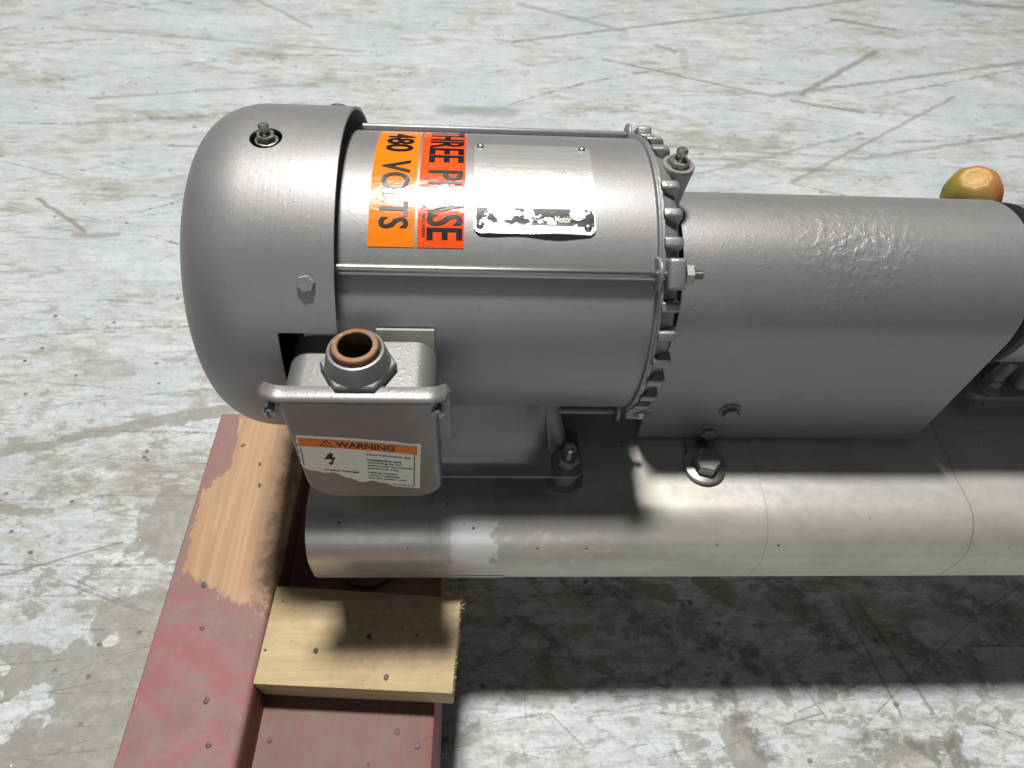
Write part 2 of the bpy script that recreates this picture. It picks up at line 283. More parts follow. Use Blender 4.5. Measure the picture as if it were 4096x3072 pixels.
    for a, b, w, k in (((6.8, 93.4), (28.5, 100.4), 0.55, 0.75), ((28.5, 100.4), (56.7, 109.1), 0.55, 0.75), ((56.7, 109.1), (89.8, 120.5), 0.6, 0.75),
                       ((57.1, 78.9), (76.6, 95.3), 0.85, 0.75), ((23.1, 88.3), (51.8, 77.8), 0.5, 0.7), ((52.3, 78.2), (106.2, 93.6), 0.7, 0.6), ((31.8, 54.1), (64.1, 67.3), 0.4, 0.5),
                       ((8.6, 108.7), (28.3, 99.5), 1.1, 0.5), ((48.3, 53.6), (85.7, 80.0), 0.45, 0.6), ((29.5, 62), (61.6, 60.2), 0.5, 0.5), ((61.6, 60.2), (93.7, 69), 0.6, 0.55),
                       ((54.8, 76.6), (66.3, 73.7), 0.6, 0.7), ((71.9, 108), (83.8, 104.6), 0.9, 0.75), ((33.8, 94.2), (37, 92.3), 0.7, 0.6), ((38.2, 93.7), (38, 85.4), 1.3, 0.3), ((92, 120.7), (118, 116.6), 1.8, 0.5),
                       ((-58.9, 45.4), (-50.6, 38.9), 0.45, 0.75), ((-51.8, 38.1), (-46.3, 38.3), 0.7, 0.6), ((-4.9, 70.1), (5.7, 70.1), 2.2, 0.5), ((-42, 106), (-30, 96), 0.6, 0.5), ((-74, 92), (-20, 88), 0.5, 0.45), ((-60, 70), (-20, 78), 0.45, 0.5)):
        mk = t.ma('MAXIMUM', mk, t.ma('MULTIPLY', t.seg(cw, a, b, w), k))
    c = t.mix(mk, c, dk); mk = 0.0; cwf = t.vm('ADD', co, t.vm('SCALE', wv, 0.35))
    for a, b, w, k in (((-42.6, -7.7), (-32.5, -4.3), 0.16, 0.7), ((34.8, -10.6), (36.8, -20.4), 0.20, 0.7), ((36.4, -10.6), (39.7, -20.1), 0.22, 0.7), ((27.9, -19.9), (35, -17.4), 0.10, 0.7), ((6.8, -19.7), (9.4, -22.2), 0.10, 0.6), ((28.6, -17), (30.2, -20.4), 0.12, 0.6), ((4.6, -17.6), (4.8, -20.4), 0.07, 0.5)):
        mk = t.ma('MAXIMUM', mk, t.ma('MULTIPLY', t.seg(cwf, a, b, w), k))
    c = t.mix(mk, c, (0.20, 0.19, 0.165))
    # patches where the paint has peeled down to grey concrete
    conc = t.mix(t.noise(1.6, 6, 0.7), (0.245, 0.24, 0.205), (0.31, 0.30, 0.265)); conc = t.mix(t.ss(t.noise(4.5, 3, 0.6), 0.66, 0.72), conc, (0.45, 0.42, 0.33))
    peel = None
    for a, b, w, k in (((-47.9, 5.3), (-34, 9), 0.75, 1), ((-34, 9), (-24, 11.4), 0.85, 1), ((-46, -1), (-40.3, -1.3), 0.55, 1), ((-29.5, -0.5), (-24, -0.5), 1.7, 1), ((-29.6, -3.6), (-24, -3.6), 2.3, 1), ((-31, -11.2), (-24, -11.6), 2.3, 1),
                       ((-48, -14.7), (-36, -14.2), 0.9, 1), ((-38.6, -16.4), (-31, -15), 1.6, 1), ((-31, -17), (-22, -15), 3.2, 1), ((-33.0, -23), (-22, -20), 4.2, 1), ((22.2, -21), (23.2, -24.5), 1.25, 1), ((26.6, -17), (27.2, -19.2), 0.6, 1), ((26.3, -21.2), (26.6, -21.4), 0.42, 1), ((30.3, -18.6), (31.2, -18.9), 0.6, 1),
                       ((3.2, -23.2), (4.3, -22.9), 0.5, 1), ((35, -23.6), (40, -23), 1.1, 1), ((15.4, -9), (18.6, -9.8), 0.9, 1), ((22, -8.5), (24.5, -10), 0.9, 1), ((17, -22.6), (19.5, -22.2), 0.5, 1)):
        q = t.seg(cw3 if w > 1.0 else cw2, a, b, w, soft=0.22)
        peel = q if peel is None else t.ma('MAXIMUM', peel, q)
    c = t.mix(t.ma('MULTIPLY', peel, t.lin(t.noise(0.9, 6, 0.7), 0.3, 0.6, 0.55, 0.95)), c, conc)
    isl = None
    for a, b, w in (((-39.5, -15.2), (-38.4, -15.6), 0.5), ((-37.6, -19.2), (-33.8, -18.1), 0.42), ((-40, -21), (-36.4, -20.7), 0.45), ((-30.8, -13.4), (-30.4, -13.4), 0.5), ((17.2, -22.2), (17.5, -22.9), 0.4), ((15.9, -19.3), (16.1, -19.4), 0.25)):
        q = t.seg(cw, a, b, w, soft=0.12); isl = q if isl is None else t.ma('MAXIMUM', isl, q)
    c = t.mix(t.ma('MULTIPLY', isl, t.lin(t.noise(1.4, 6, 0.7), 0.35, 0.6, 0.25, 0.85)), c, (0.66, 0.69, 0.70))
    dirt_shade = None                                              # dirt mottling, partly painted in to deepen the shadow by the base
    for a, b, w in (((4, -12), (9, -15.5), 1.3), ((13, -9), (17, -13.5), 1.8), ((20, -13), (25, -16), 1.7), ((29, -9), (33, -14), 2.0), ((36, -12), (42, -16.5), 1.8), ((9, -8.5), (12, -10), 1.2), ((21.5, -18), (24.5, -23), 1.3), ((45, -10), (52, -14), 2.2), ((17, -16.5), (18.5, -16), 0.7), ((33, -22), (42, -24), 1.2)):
        q = t.seg(cw3, a, b, w, soft=w*0.75); dirt_shade = q if dirt_shade is None else t.ma('MAXIMUM', dirt_shade, q)
    c = t.mix(t.ma('MULTIPLY', t.ma('MULTIPLY', dirt_shade, t.ss(t.noise(0.9, 8, 0.75), 0.36, 0.58)), 0.75), c, (0.15, 0.14, 0.12))
    # flecks
    v = t.vor(0.55, t.map(sca=(0.8, 1, 1))); c = t.mix(t.ma('MULTIPLY', t.ss(v, 0.13, 0.09), t.ss(t.noise(0.25, 2), 0.48, 0.56)), c, (0.16, 0.145, 0.125))
    v2 = t.vor(0.8, t.map(loc=(4, 9, 0))); c = t.mix(t.ma('MULTIPLY', t.ss(v2, 0.07, 0.05), t.ss(t.noise(0.2, 2, 0.5, t.map(loc=(8, 0, 0))), 0.5, 0.56)), c, (0.80, 0.82, 0.84))
    rough = t.lin(t.ma('ADD', t.ma('MULTIPLY', fib2, 0.5), t.ma('MULTIPLY', fine, 0.5)), 0.3, 0.7, 0.34, 0.62)
    h = t.ma('ADD', t.ma('MULTIPLY', fine, 0.5), t.ma('MULTIPLY', fib2, 0.4))
    return t.fin(c, rough, 0, t.bump(h, 0.35, 0.10), 0.35)
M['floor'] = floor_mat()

# ------------------------------------------------------------------ mesh helpers (all coordinates in units about the motor's axis)
ORG = {}
def link(o, parent):
    C.objects.link(o)
    if parent is not None: o.parent = parent
def mesh_of(name, bm, mat, org, sharp=35):
    for v in bm.verts: v.co = W(v.co)-org
    me = bpy.data.meshes.new(name); bm.normal_update(); bm.to_mesh(me); bm.free()
    if sharp is not None:
        for p in me.polygons: p.use_smooth = True
        me.set_sharp_from_angle(angle=math.radians(sharp))
    for x in (mat if isinstance(mat, (list, tuple)) else [mat]): me.materials.append(M[x])
    return me
def obj(name, bm, mat, parent=None, sharp=35, origin=None, label=None):
    if parent is not None: org = ORG[parent.name]
    else: org = W(origin) if origin is not None else W((0, 0, -ZA))
    o = bpy.data.objects.new(name, mesh_of(name, bm, mat, org, sharp)); link(o, parent)
    if parent is None: o.location = org
    ORG[o.name] = org
    if label: o['label'] = label
    return o
def thing(name, label, cat, loc, group=None):
    o = bpy.data.objects.new(name, None); C.objects.link(o); o.location = W(loc); o.empty_display_size = 0.02
    o['label'] = label; o['category'] = cat
    if group: o['group'] = group
    ORG[o.name] = W(loc); return o
def frame(axis):
    a = Vector(axis).normalized(); h = Vector((0, 0, 1)) if abs(a.z) < 0.9 else Vector((1, 0, 0))
    u = h.cross(a).normalized(); v = a.cross(u); return u, v, a
def lathe(bm, c, axis, prof, n=48, rot=0.0, cap0=True, cap1=True, uref=None):
    """revolve [(height along axis, radius)] about the axis through c"""
    u, v, a = frame(axis)
    if uref is not None: u = Vector(uref).normalized(); v = a.cross(u)
    c = Vector(c); rings = []
    for h, r in prof:
        rings.append([bm.verts.new(c+a*h+u*(r*math.cos(rot+2*PI*i/n))+v*(r*math.sin(rot+2*PI*i/n))) for i in range(n)])
    for p, q in zip(rings, rings[1:]):
        for i in range(n): bm.faces.new((p[i], p[(i+1) % n], q[(i+1) % n], q[i]))
    if cap0: bm.faces.new(rings[0][::-1])
    if cap1: bm.faces.new(rings[-1])
    return bm
def box(bm, x0, x1, y0, y1, z0, z1, bev=0.0, seg=2):
    vs = [bm.verts.new((x, y, z)) for x in (x0, x1) for y in (y0, y1) for z in (z0, z1)]
    f = [(0, 1, 3, 2), (4, 6, 7, 5), (0, 4, 5, 1), (2, 3, 7, 6), (0, 2, 6, 4), (1, 5, 7, 3)]
    fs = [bm.faces.new([vs[i] for i in q]) for q in f]
    if bev: bmesh.ops.bevel(bm, geom=list({e for q in fs for e in q.edges}), offset=bev, segments=seg, profile=0.5, affect='EDGES')
    return bm
def hexa(bm, pts, bev=0.0, seg=2):
    """eight corners: bottom four anticlockwise, then top four"""
    vs = [bm.verts.new(p) for p in pts]
    fs = [bm.faces.new([vs[i] for i in q]) for q in ((3, 2, 1, 0), (4, 5, 6, 7), (0, 1, 5, 4), (1, 2, 6, 5), (2, 3, 7, 6), (3, 0, 4, 7))]
    if bev: bmesh.ops.bevel(bm, geom=list({e for q in fs for e in q.edges}), offset=bev, segments=seg, profile=0.5, affect='EDGES')
    return bm
def prism(bm, outline, fn0, fn1, bev=0.0, seg=2, bev_ends=(True, True)):
    """outline of 2-D points, placed at both ends by fn0 / fn1"""
    a = [bm.verts.new(fn0(*p)) for p in outline]; b = [bm.verts.new(fn1(*p)) for p in outline]; n = len(outline)
    fa = bm.faces.new(a[::-1]); fb = bm.faces.new(b)
    for i in range(n): bm.faces.new((a[i], a[(i+1) % n], b[(i+1) % n], b[i]))
    bmesh.ops.recalc_face_normals(bm, faces=list(bm.faces))
    if bev:
        es = (list(fa.edges) if bev_ends[0] else [])+(list(fb.edges) if bev_ends[1] else [])
        bmesh.ops.bevel(bm, geom=es, offset=bev, segments=seg, profile=0.5, affect='EDGES')
    return bm
def rrect(x0, x1, z0, z1, r, n=6):
    rr = r if isinstance(r, (tuple, list)) else (r,)*4           # bl, br, tr, tl
    out = []
    for (cx, cz, a0, q) in ((x0, z0, PI, rr[0]), (x1, z0, 1.5*PI, rr[1]), (x1, z1, 0, rr[2]), (x0, z1, 0.5*PI, rr[3])):
        sx = 1 if cx == x0 else -1; sz = 1 if cz == z0 else -1
        for i in range(n+1):
            a = a0+0.5*PI*i/n; out.append((cx+sx*q+q*math.cos(a), cz+sz*q+q*math.sin(a)))
    return out
def sheet(bm, f, nu, nv, th):
    """a thin curved sheet: f(u, v) -> (point, normal)"""
    top = []; bot = []
    for i in range(nu+1):
        ra = []; rb = []
        for j in range(nv+1):
            p, nrm = f(i/nu, j/nv); p = Vector(p); nrm = Vector(nrm)
            ra.append(bm.verts.new(p+nrm*th)); rb.append(bm.verts.new(p))
        top.append(ra); bot.append(rb)
    for i in range(nu):
        for j in range(nv):
            bm.faces.new((top[i][j], top[i+1][j], top[i+1][j+1], top[i][j+1])); bm.faces.new((bot[i][j], bot[i][j+1], bot[i+1][j+1], bot[i+1][j]))
    for i in range(nu):
        bm.faces.new((top[i][0], bot[i][0], bot[i+1][0], top[i+1][0])); bm.faces.new((top[i+1][nv], bot[i+1][nv], bot[i][nv], top[i][nv]))
    for j in range(nv):
        bm.faces.new((top[0][j+1], bot[0][j+1], bot[0][j], top[0][j])); bm.faces.new((top[nu][j], bot[nu][j], bot[nu][j+1], top[nu][j+1]))
    bmesh.ops.recalc_face_normals(bm, faces=list(bm.faces)); return bm
def cyl(r, x, deg):                                              # point on a cylinder about the motor axis; 0 = up, + = towards the front
    a = math.radians(deg); return Vector((x, -r*math.sin(a), r*math.cos(a)))
def cyln(deg):
    a = math.radians(deg); return Vector((0, -math.sin(a), math.cos(a)))
def hexnut(bm, c, axis, r, h, rot=0.0, hole=0.0, chamfer=0.12):
    lathe(bm, c, axis, [(0, r), (h*(1-chamfer), r), (h, r*0.88)], 6, rot)
def tube_path(bm, pts, r, n=8):
    rings = []
    for i, p in enumerate(pts):
        d = (Vector(pts[min(i+1, len(pts)-1)])-Vector(pts[max(i-1, 0)])).normalized(); u, v, a = frame(d)
        rr = r[i] if isinstance(r, (list, tuple)) else r
        rings.append([bm.verts.new(Vector(p)+u*rr*math.cos(2*PI*k/n)+v*rr*math.sin(2*PI*k/n)) for k in range(n)])
    for a, b in zip(rings, rings[1:]):
        for k in range(n): bm.faces.new((a[k], a[(k+1) % n], b[(k+1) % n], b[k]))
    bm.faces.new(rings[0][::-1]); bm.faces.new(rings[-1]); return bm
_inter = None
def lettering(bm, text, size, sx, fn, bold=0.0, align='CENTER', space=1.0, wid=None):
    """text outlines laid through fn(u, v) -> point; u along the line, v up; optional fixed width"""
    cu = bpy.data.curves.new('t', 'FONT'); cu.body = text; cu.size = size; cu.align_x = align; cu.align_y = 'CENTER'; cu.offset = bold; cu.space_character = space; cu.resolution_u = 3
    o = bpy.data.objects.new('t', cu); C.objects.link(o); dg = bpy.context.evaluated_depsgraph_get()
    me = bpy.data.meshes.new_from_object(o.evaluated_get(dg)); bpy.data.objects.remove(o); bpy.data.curves.remove(cu)
    xs = [v.co.x for v in me.vertices]; ys = [v.co.y for v in me.vertices]
    x0, x1, y0, y1 = min(xs), max(xs), min(ys), max(ys)
    if wid: sx = wid/(x1-x0)
    k = size/(y1-y0) if wid else 1.0
    cx = (x0+x1)/2 if align == 'CENTER' else x0; cy = (y0+y1)/2
    tb = bmesh.new(); tb.from_mesh(me); bpy.data.meshes.remove(me)
    bmesh.ops.triangulate(tb, faces=list(tb.faces))
    mp = {v: bm.verts.new(fn((v.co.x-cx)*sx, (v.co.y-cy)*k)) for v in tb.verts}
    for f in tb.faces:
        try: bm.faces.new([mp[v] for v in f.verts])
        except ValueError: pass
    tb.free(); return bm
def boolean(o, cutter_bm):
    cm = bpy.data.meshes.new('c'); 
    for v in cutter_bm.verts: v.co = W(v.co)-ORG[o.name]
    bmesh.ops.recalc_face_normals(cutter_bm, faces=list(cutter_bm.faces)); cutter_bm.to_mesh(cm); cutter_bm.free()
    c = bpy.data.objects.new('c', cm); C.objects.link(c); c.parent = o.parent
    md = o.modifiers.new('b', 'BOOLEAN'); md.operation = 'DIFFERENCE'; md.object = c; md.solver = 'EXACT'
    bpy.context.view_layer.update(); dg = bpy.context.evaluated_depsgraph_get()
    me = bpy.data.meshes.new_from_object(o.evaluated_get(dg)); o.modifiers.clear(); old = o.data; o.data = me; bpy.data.meshes.remove(old)
    bpy.data.objects.remove(c); bpy.data.meshes.remove(cm)
    for p in me.polygons: p.use_smooth = True
    me.set_sharp_from_angle(angle=math.radians(35)); me.name = o.name
B = bmesh.new

# ------------------------------------------------------------------ floor
bm = B(); L = 900
vs = [bm.verts.new((x, y, -ZA)) for x, y in ((-L, -L), (L, -L), (L, L), (-L, L))]; bm.faces.new(vs)
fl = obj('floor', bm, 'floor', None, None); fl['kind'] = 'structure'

# scratches worn into the paint: far too many to count, one thin layer on the floor
def scratch_mat():
    t = NT('scratch dirt'); a = t.ss(t.noise(0.5, 8, 0.78), 0.38, 0.66)
    tr = t.n('ShaderNodeBsdfTransparent'); mx = t.n('ShaderNodeMixShader'); t.put(mx.inputs[0], t.ma('MULTIPLY', a, 0.62)); t.l(tr.outputs[0], mx.inputs[1]); t.l(t.b.outputs[0], mx.inputs[2]); t.l(mx.outputs[0], t.out.inputs[0])
    return t.fin(t.mix(t.noise(0.4, 3), (0.235, 0.225, 0.195), (0.31, 0.30, 0.265)), 0.6)
M['scratch'] = scratch_mat()
bm = B(); rs = random.Random(11)
def scratch(x, y, ang, l, w, bend, z):
    n = max(4, int(l/1.5)); pr = None
    for i in range(n+1):
        s_ = i/n; a = ang+bend*(s_-0.5); px = x+math.cos(a)*l*(s_-0.5); py = y+math.sin(a)*l*(s_-0.5)+bend*l*0.3*(s_-0.5)**2
        k = w*(0.35+0.65*math.sin(PI*min(1, max(0, s_*1.02)))**0.5)*rs.uniform(0.55, 1.25); nx, ny = -math.sin(a)*k, math.cos(a)*k
        c = (bm.verts.new((px+nx, py+ny, z)), bm.verts.new((px-nx, py-ny, z)))
        if pr: bm.faces.new((pr[0], pr[1], c[1], c[0]))
        pr = c
for i in range(620):
    d = rs.random(); y = -26+150*d**1.25; half = 42+0.75*max(0, y+20); x = rs.uniform(-half, half*1.25)
    fam = rs.choice((0.02, 0.02, 0.05, 0.24, 0.30, -0.22, -0.30, 0.6)); far = 1+max(0, y+20)/55
    scratch(x, y, fam+rs.gauss(0, 0.10), rs.choice((2, 4, 8, 16, 26, 40))*rs.uniform(0.6, 1.3)*(0.6 if y < 0 else 1), rs.choice((0.02, 0.025, 0.03, 0.045, 0.07, 0.11))*far, rs.gauss(0, 0.08), -ZA+0.02+0.00004*i)
sm = obj('scratches', bm, 'scratch', fl, None); sm['kind'] = 'stuff'

# ------------------------------------------------------------------ wooden skid
skid = thing('wooden_skid', 'nailed wooden skid of red painted timbers under the left end of the grey steel base', 'skid', (-10, -10, -ZA))
bm = hexa(B(), [(-21.55, -60, -ZA), (-14.35, -60, -ZA), (-14.35, 1.4, -ZA), (-21.2, 1.4, -ZA), (-22.4, -60, -18), (-15.3, -60, -18), (-13.55, 1.4, -18), (-21.05, 1.4, -18)], 0.0)
# rounded, worn right-hand top edge; sharper left one
bm.edges.ensure_lookup_table()
def edge_mid(bm, test): return [e for e in bm.edges if test((e.verts[0].co+e.verts[1].co)/2, e)]
bmesh.ops.bevel(bm, geom=edge_mid(bm, lambda c, e: c.z > -18.1 and c.x > -15.5 and abs(c.y) > 20), offset=0.45, segments=4, profile=0.5, affect='EDGES')
bmesh.ops.bevel(bm, geom=edge_mid(bm, lambda c, e: c.z > -18.1 and c.x < -20.5 and abs(c.y) > 20), offset=0.2, segments=3, profile=0.5, affect='EDGES')
obj('timber', bm, 'timber_left', skid, label='tall red painted timber, scuffed to bare wood at its far end')
bm = hexa(B(), [(-14.3, -60, -ZA), (-2.5, -60, -ZA), (-1.9, 13, -ZA), (-14.0, 13, -ZA), (-15.2, -60, -21), (-3.2, -60, -21), (-1.6, 13, -21), (-13.8, 13, -21)], 0.12, 2)
obj('deck_plank', bm, 'deck', skid, label='wide dusty red brown plank under the pale cleat')
# pale cleat nailed across
bm = B()
cl = [(-14.2, -20.05), (-1.07, -20.86), (-0.62, -14.42), (-13.85, -13.41)]
hexa(bm, [(x, y, -20.98) for x, y in cl]+[(x, y, -18.0) for x, y in cl])
bmesh.ops.bevel(bm, geom=list(bm.edges), offset=0.13, segments=2, profile=0.5, affect='EDGES')
cleat = obj('cleat', bm, 'cleat', skid, label='short pale pine board with a splintered right end')
# splintered sawn end
bm = B()
for i in range(110):
    k = random.random()**0.8; x = -1.07+0.45*k+random.uniform(-0.12, 0.02); y = -20.7+6.3*k; z = -18.0-random.random()**2*2.6
    l = random.uniform(0.06, 0.22)*(1+1.3*(k > 0.86)); dx = random.uniform(0.3, 1.0); dy = random.uniform(-0.4, 0.9); dz = random.uniform(-0.35, 0.5)
    d = Vector((dx, dy, dz)).normalized()*l; w = random.uniform(0.02, 0.06)
    tube_path(bm, [(x, y, z), (x+d.x*0.6, y+d.y*0.6, z+d.z*0.6), (x+d.x, y+d.y, z+d.z)], [w, w*0.7, w*0.15], 4)
for (x, y, l, dx, dy) in ((-0.95, -14.4, 0.9, 0.02, 0.9), (-0.7, -14.5, 0.55, 0.05, 0.6), (-1.9, -14.0, 0.9, 0.8, -0.35), (-0.6, -14.7, 0.5, 0.3, 0.6)):
    tube_path(bm, [(x, y, -17.97), (x+dx*0.5, y+dy*0.5, -17.9), (x+dx, y+dy, -17.8)], [0.05, 0.035, 0.01], 4)
sp = obj('splinters', bm, 'splinter', cleat, None); sp['kind'] = 'stuff'
# nail heads, each sunk in a torn dimple
def nail(parent, x, y, z, r, first=[]):
    if not first:
        b = B(); lathe(b, (0, 0, -ZA), (0, 0, 1), [(-0.02, 1.0), (0.03, 1.0), (0.05, 0.85), (0.03, 0.3)], 10)
        first.append(mesh_of('nail', b, 'nail', Vector((0, 0, 0)), 30))
    o = bpy.data.objects.new('nail', first[0]); link(o, parent); o.location = W((x, y, z))-ORG[parent.name]; o.scale = (r*0.8, r*0.8*random.uniform(0.6, 1.0), 1); o.rotation_euler = (random.uniform(-.1, .1), random.uniform(-.1, .1), random.random()*3)
lt = skid.children[0]; dp = skid.children[1]
for (x, y, r) in ((-18.6, -1.71, .25), (-16.93, -3.47, .2), (-16.56, -5.37, .26), (-18.89, -13.37, .3), (-18.31, -16.41, .22), (-16.91, -21.0, .3), (-16.17, -23.58, .24)): nail(lt, x, y, -18.0, r)
for (x, y, r) in ((-13.17, -14.58, .09), (-13.77, -17.9, .13), (-10.39, -17.98, .26), (-6.91, -17.11, .24), (-3.61, -17.03, .13), (-5.52, -19.75, .27), (-8.6, -15.5, .07)): nail(cleat, x, y, -18.0, r)
for (x, y, r) in ((-13.24, -22.9, .2), (-4.82, -22.52, .22), (-3.43, -23.42, .26)): nail(dp, x, y, -21.0, r)

# ------------------------------------------------------------------ steel base
base = thing('steel_base', 'long formed stainless steel base with rounded edges lying under the motor and guard', 'machine base', (10, 0, -21))
def base_profile(zb, r=3.3, yf=13.5, zt=-10.9):
    pts = [(-yf, zb)]
    pts += [(-yf, zb+0.18)]
    for i in range(13):
        a = PI-0.5*PI*i/12; pts.append((-yf+r+r*math.cos(a), zt-r+r*math.sin(a)))
    for i in range(13):
        a = 0.5*PI-0.5*PI*i/12; pts.append((yf-r+r*math.cos(a), zt-r+r*math.sin(a)))
    pts += [(yf, zb)]
    return pts
bm = B(); rows = []
X0, X1 = -10.8, 75.0
for x in (X0, X0+0.12, 5, 20, 40, X1):
    zb = -16.2-0.020*(x-X0)*max(0.3, 1-(x-X0)/130); rows.append(([bm.verts.new((x, y, z)) for y, z in base_profile(zb)], x))
inner = []
for vsx, x in rows:
    zb = -16.2-0.020*(x-X0)*max(0.3, 1-(x-X0)/130); inner.append([bm.verts.new((x, y*0.975, (z-0.32 if z > zb+0.05 else z))) for y, z in base_profile(zb, 3.15, 13.5, -10.9)])
for k in range(len(rows)-1):
    a, b = rows[k][0], rows[k+1][0]
    for i in range(len(a)-1):
        bm.faces.new((a[i], b[i], b[i+1], a[i+1])); bm.faces.new((inner[k][i], inner[k][i+1], inner[k+1][i+1], inner[k+1][i]))
    for i in (0, -1): bm.faces.new((a[i], inner[k][i], inner[k+1][i], b[i]))
for r_, i_ in ((rows[0][0], inner[0]), (rows[-1][0], inner[-1])):
    for i in range(len(r_)-1): bm.faces.new((r_[i], r_[i+1], i_[i+1], i_[i]))
bmesh.ops.recalc_face_normals(bm, faces=list(bm.faces))
obj('formed_sheet', bm, 'base', base, 30)
# folded hem along the front bottom edge at the left end
bm = B(); hexa(bm, [(-10.6, -13.57, -16.19), (2.4, -13.57, -16.44), (2.4, -13.3, -16.44), (-10.6, -13.3, -16.19), (-10.6, -13.57, -15.98), (2.4, -13.57, -16.2), (2.4, -13.3, -16.2), (-10.6, -13.3, -15.98)], 0.03)
obj('hem', bm, 'base', base)
bm = B(); lathe(bm, (-7.9, -9.9, -20.97), (0, 0, 1), [(0, 2.75), (0.55, 2.75), (0.95, 2.3), (1.1, 0.9), (6.0, 0.8)], 40)
obj('levelling_pad', bm, 'pad', base)
for (px, py) in ((6.4, -8.6), (6.4, 8.6), (-4.2, -8.6), (-4.2, 8.6)):
    bm = B(); lathe(bm, (px, py, -10.9), (0, 0, 1), [(-0.1, 1.35), (0.12, 1.3), (0.3, 0.85), (0.6, 0.84), (1.3, 0.98), (1.95, 1.02)], 28)
    obj('spacer_post', bm, 'paint_dark', base)

# ------------------------------------------------------------------ electric motor
motor = thing('electric_motor', 'silver grey three phase electric motor with orange voltage stickers on the steel base', 'motor', (0, 0, -8.9))
RB = 8.36
bm = B(); lathe(bm, (0, 0, 0), (1, 0, 0), [(-9.0, 7.6), (-8.8, RB), (9.55, RB), (9.57, 8.50), (9.62, 8.58), (9.72, 8.58), (9.78, 8.50), (9.82, 7.8)], 144)
body = obj('motor_body', bm, 'paint', motor, 30)
# fan cover: thin shell with a grease hole and a notch for the box
XC = -6.80; prof = [(XC, 9.64)]
for i in range(5): prof.append((XC-(11.5-6.8)*(i+1)/5, 9.64))
for i in range(1, 15):
    a = 0.5*PI*i/14; prof.append((-11.5-3.5*math.sin(a)**0.95, 9.64-2.75+2.75*math.cos(a)**0.92))
prof += [(-15.12, 5.0), (-15.16, 2.0), (-15.17, 0.4)]
bm = B(); th = 0.16
inn = [(x+(th if x < -12 else th*0.2), max(0.3, r-th)) for x, r in prof]; inn[0] = (XC, 9.64-th)
lathe(bm, (0, 0, 0), (1, 0, 0), prof[::-1]+inn, 128, 0, True, True)
bmesh.ops.recalc_face_normals(bm, faces=list(bm.faces))
cover = obj('fan_cover', bm, 'paint_cover', motor, 30)
bm = B(); lathe(bm, (-10.58, -0.45, 6), (0, 0, 1), [(0, 0.82), (6, 0.82)], 32); boolean(cover, bm)
bm = B(); a0, a1 = 65.0, 118.0; n = 20; va = []
for r in (8.0, 11.5):
    for x in (-9.75, -5.0):
        va.append([bm.verts.new(cyl(r, x, a0+(a1-a0)*i/n)) for i in range(n+1)])
for i in range(n):
    for p, q in ((0, 1), (1, 3), (3, 2), (2, 0)): bm.faces.new((va[p][i], va[q][i], va[q][i+1], va[p][i+1]))
bm.faces.new((va[0][0], va[1][0], va[3][0], va[2][0])); bm.faces.new((va[0][n], va[2][n], va[3][n], va[1][n]))
boolean(cover, bm)
# dark rear bell and fan behind the cover
bm = B(); lathe(bm, (0, 0, 0), (1, 0, 0), [(-13.8, 2), (-13.5, 6.4), (-10.6, 7.2), (-9.3, 7.3), (-9.05, 7.7)], 48); obj('fan', bm, 'dark', motor)
def hexbolt(name, c, axis, r, h, mat, parent, rot=0.3, washer=0.0, wr=1.35):
    b = B()
    if washer: lathe(b, c, axis, [(0, r*wr), (washer*0.8, r*wr), (washer, r*wr*0.95)], 32)
    c2 = Vector(c)+Vector(axis).normalized()*washer
    hexnut(b, c2, axis, r, h, rot)
    return obj(name, b, mat, parent, 30)
for deg in (50, -42): hexbolt('cover_bolt', cyl(9.62, -8.15, deg), cyln(deg), 0.46, 0.26, 'paint_cast', cover, 0.2)
def greaser(parent, c, axis, k=1.0, mat='bare_steel', name='grease_fitting'):
    b = B(); lathe(b, c, axis, [(0, 0.62*k), (0.10*k, 0.62*k), (0.12*k, 0.55*k)], 28)
    hexnut(b, Vector(c)+Vector(axis).normalized()*0.12*k, axis, 0.53*k, 0.34*k, 0.25)
    lathe(b, Vector(c)+Vector(axis).normalized()*0.44*k, axis, [(0, 0.32*k), (0.10*k, 0.28*k), (0.18*k, 0.21*k), (0.26*k, 0.21*k), (0.34*k, 0.29*k), (0.48*k, 0.29*k), (0.57*k, 0.20*k), (0.57*k, 0.09*k), (0.52*k, 0.04*k)], 24)
    return obj(name, b, mat, parent, 30)
bm = B(); lathe(bm, (-10.58, -0.45, 7.0), (0, 0, 1), [(0, 0.55), (2.15, 0.55)], 20); obj('grease_pipe', bm, 'cast_dark', motor)
greaser(motor, (-10.58, -0.45, 9.42), (0.02, 0.03, 1), 0.95)
# tie rods with nuts
RR = 8.77
for deg in (-45, 45, 135, 225):
    c = cyl(RR, 0, deg); b = B(); lathe(b, c, (1, 0, 0), [(-7.3, 0.21), (9.3, 0.21), (9.4, 0.15), (11.2, 0.15)], 16)
    rod = obj('tie_rod', b, 'bare_steel' if deg == 45 else 'paint', motor)
    if deg in (45, 135):
        b = B(); hexnut(b, c+Vector((10.9, 0, 0)), (1, 0, 0), 0.56, 0.42, 0.35); obj('nut', b, 'steel_bolt', rod, 25)
        b = B(); pr = [(11.3, 0.2)]
        for i in range(9): pr += [(11.33+i*0.06, 0.235), (11.36+i*0.06, 0.195)]
        pr.append((11.88, 0.17)); lathe(b, c, (1, 0, 0), pr, 16); obj('thread', b, 'bare_steel', rod, 80)
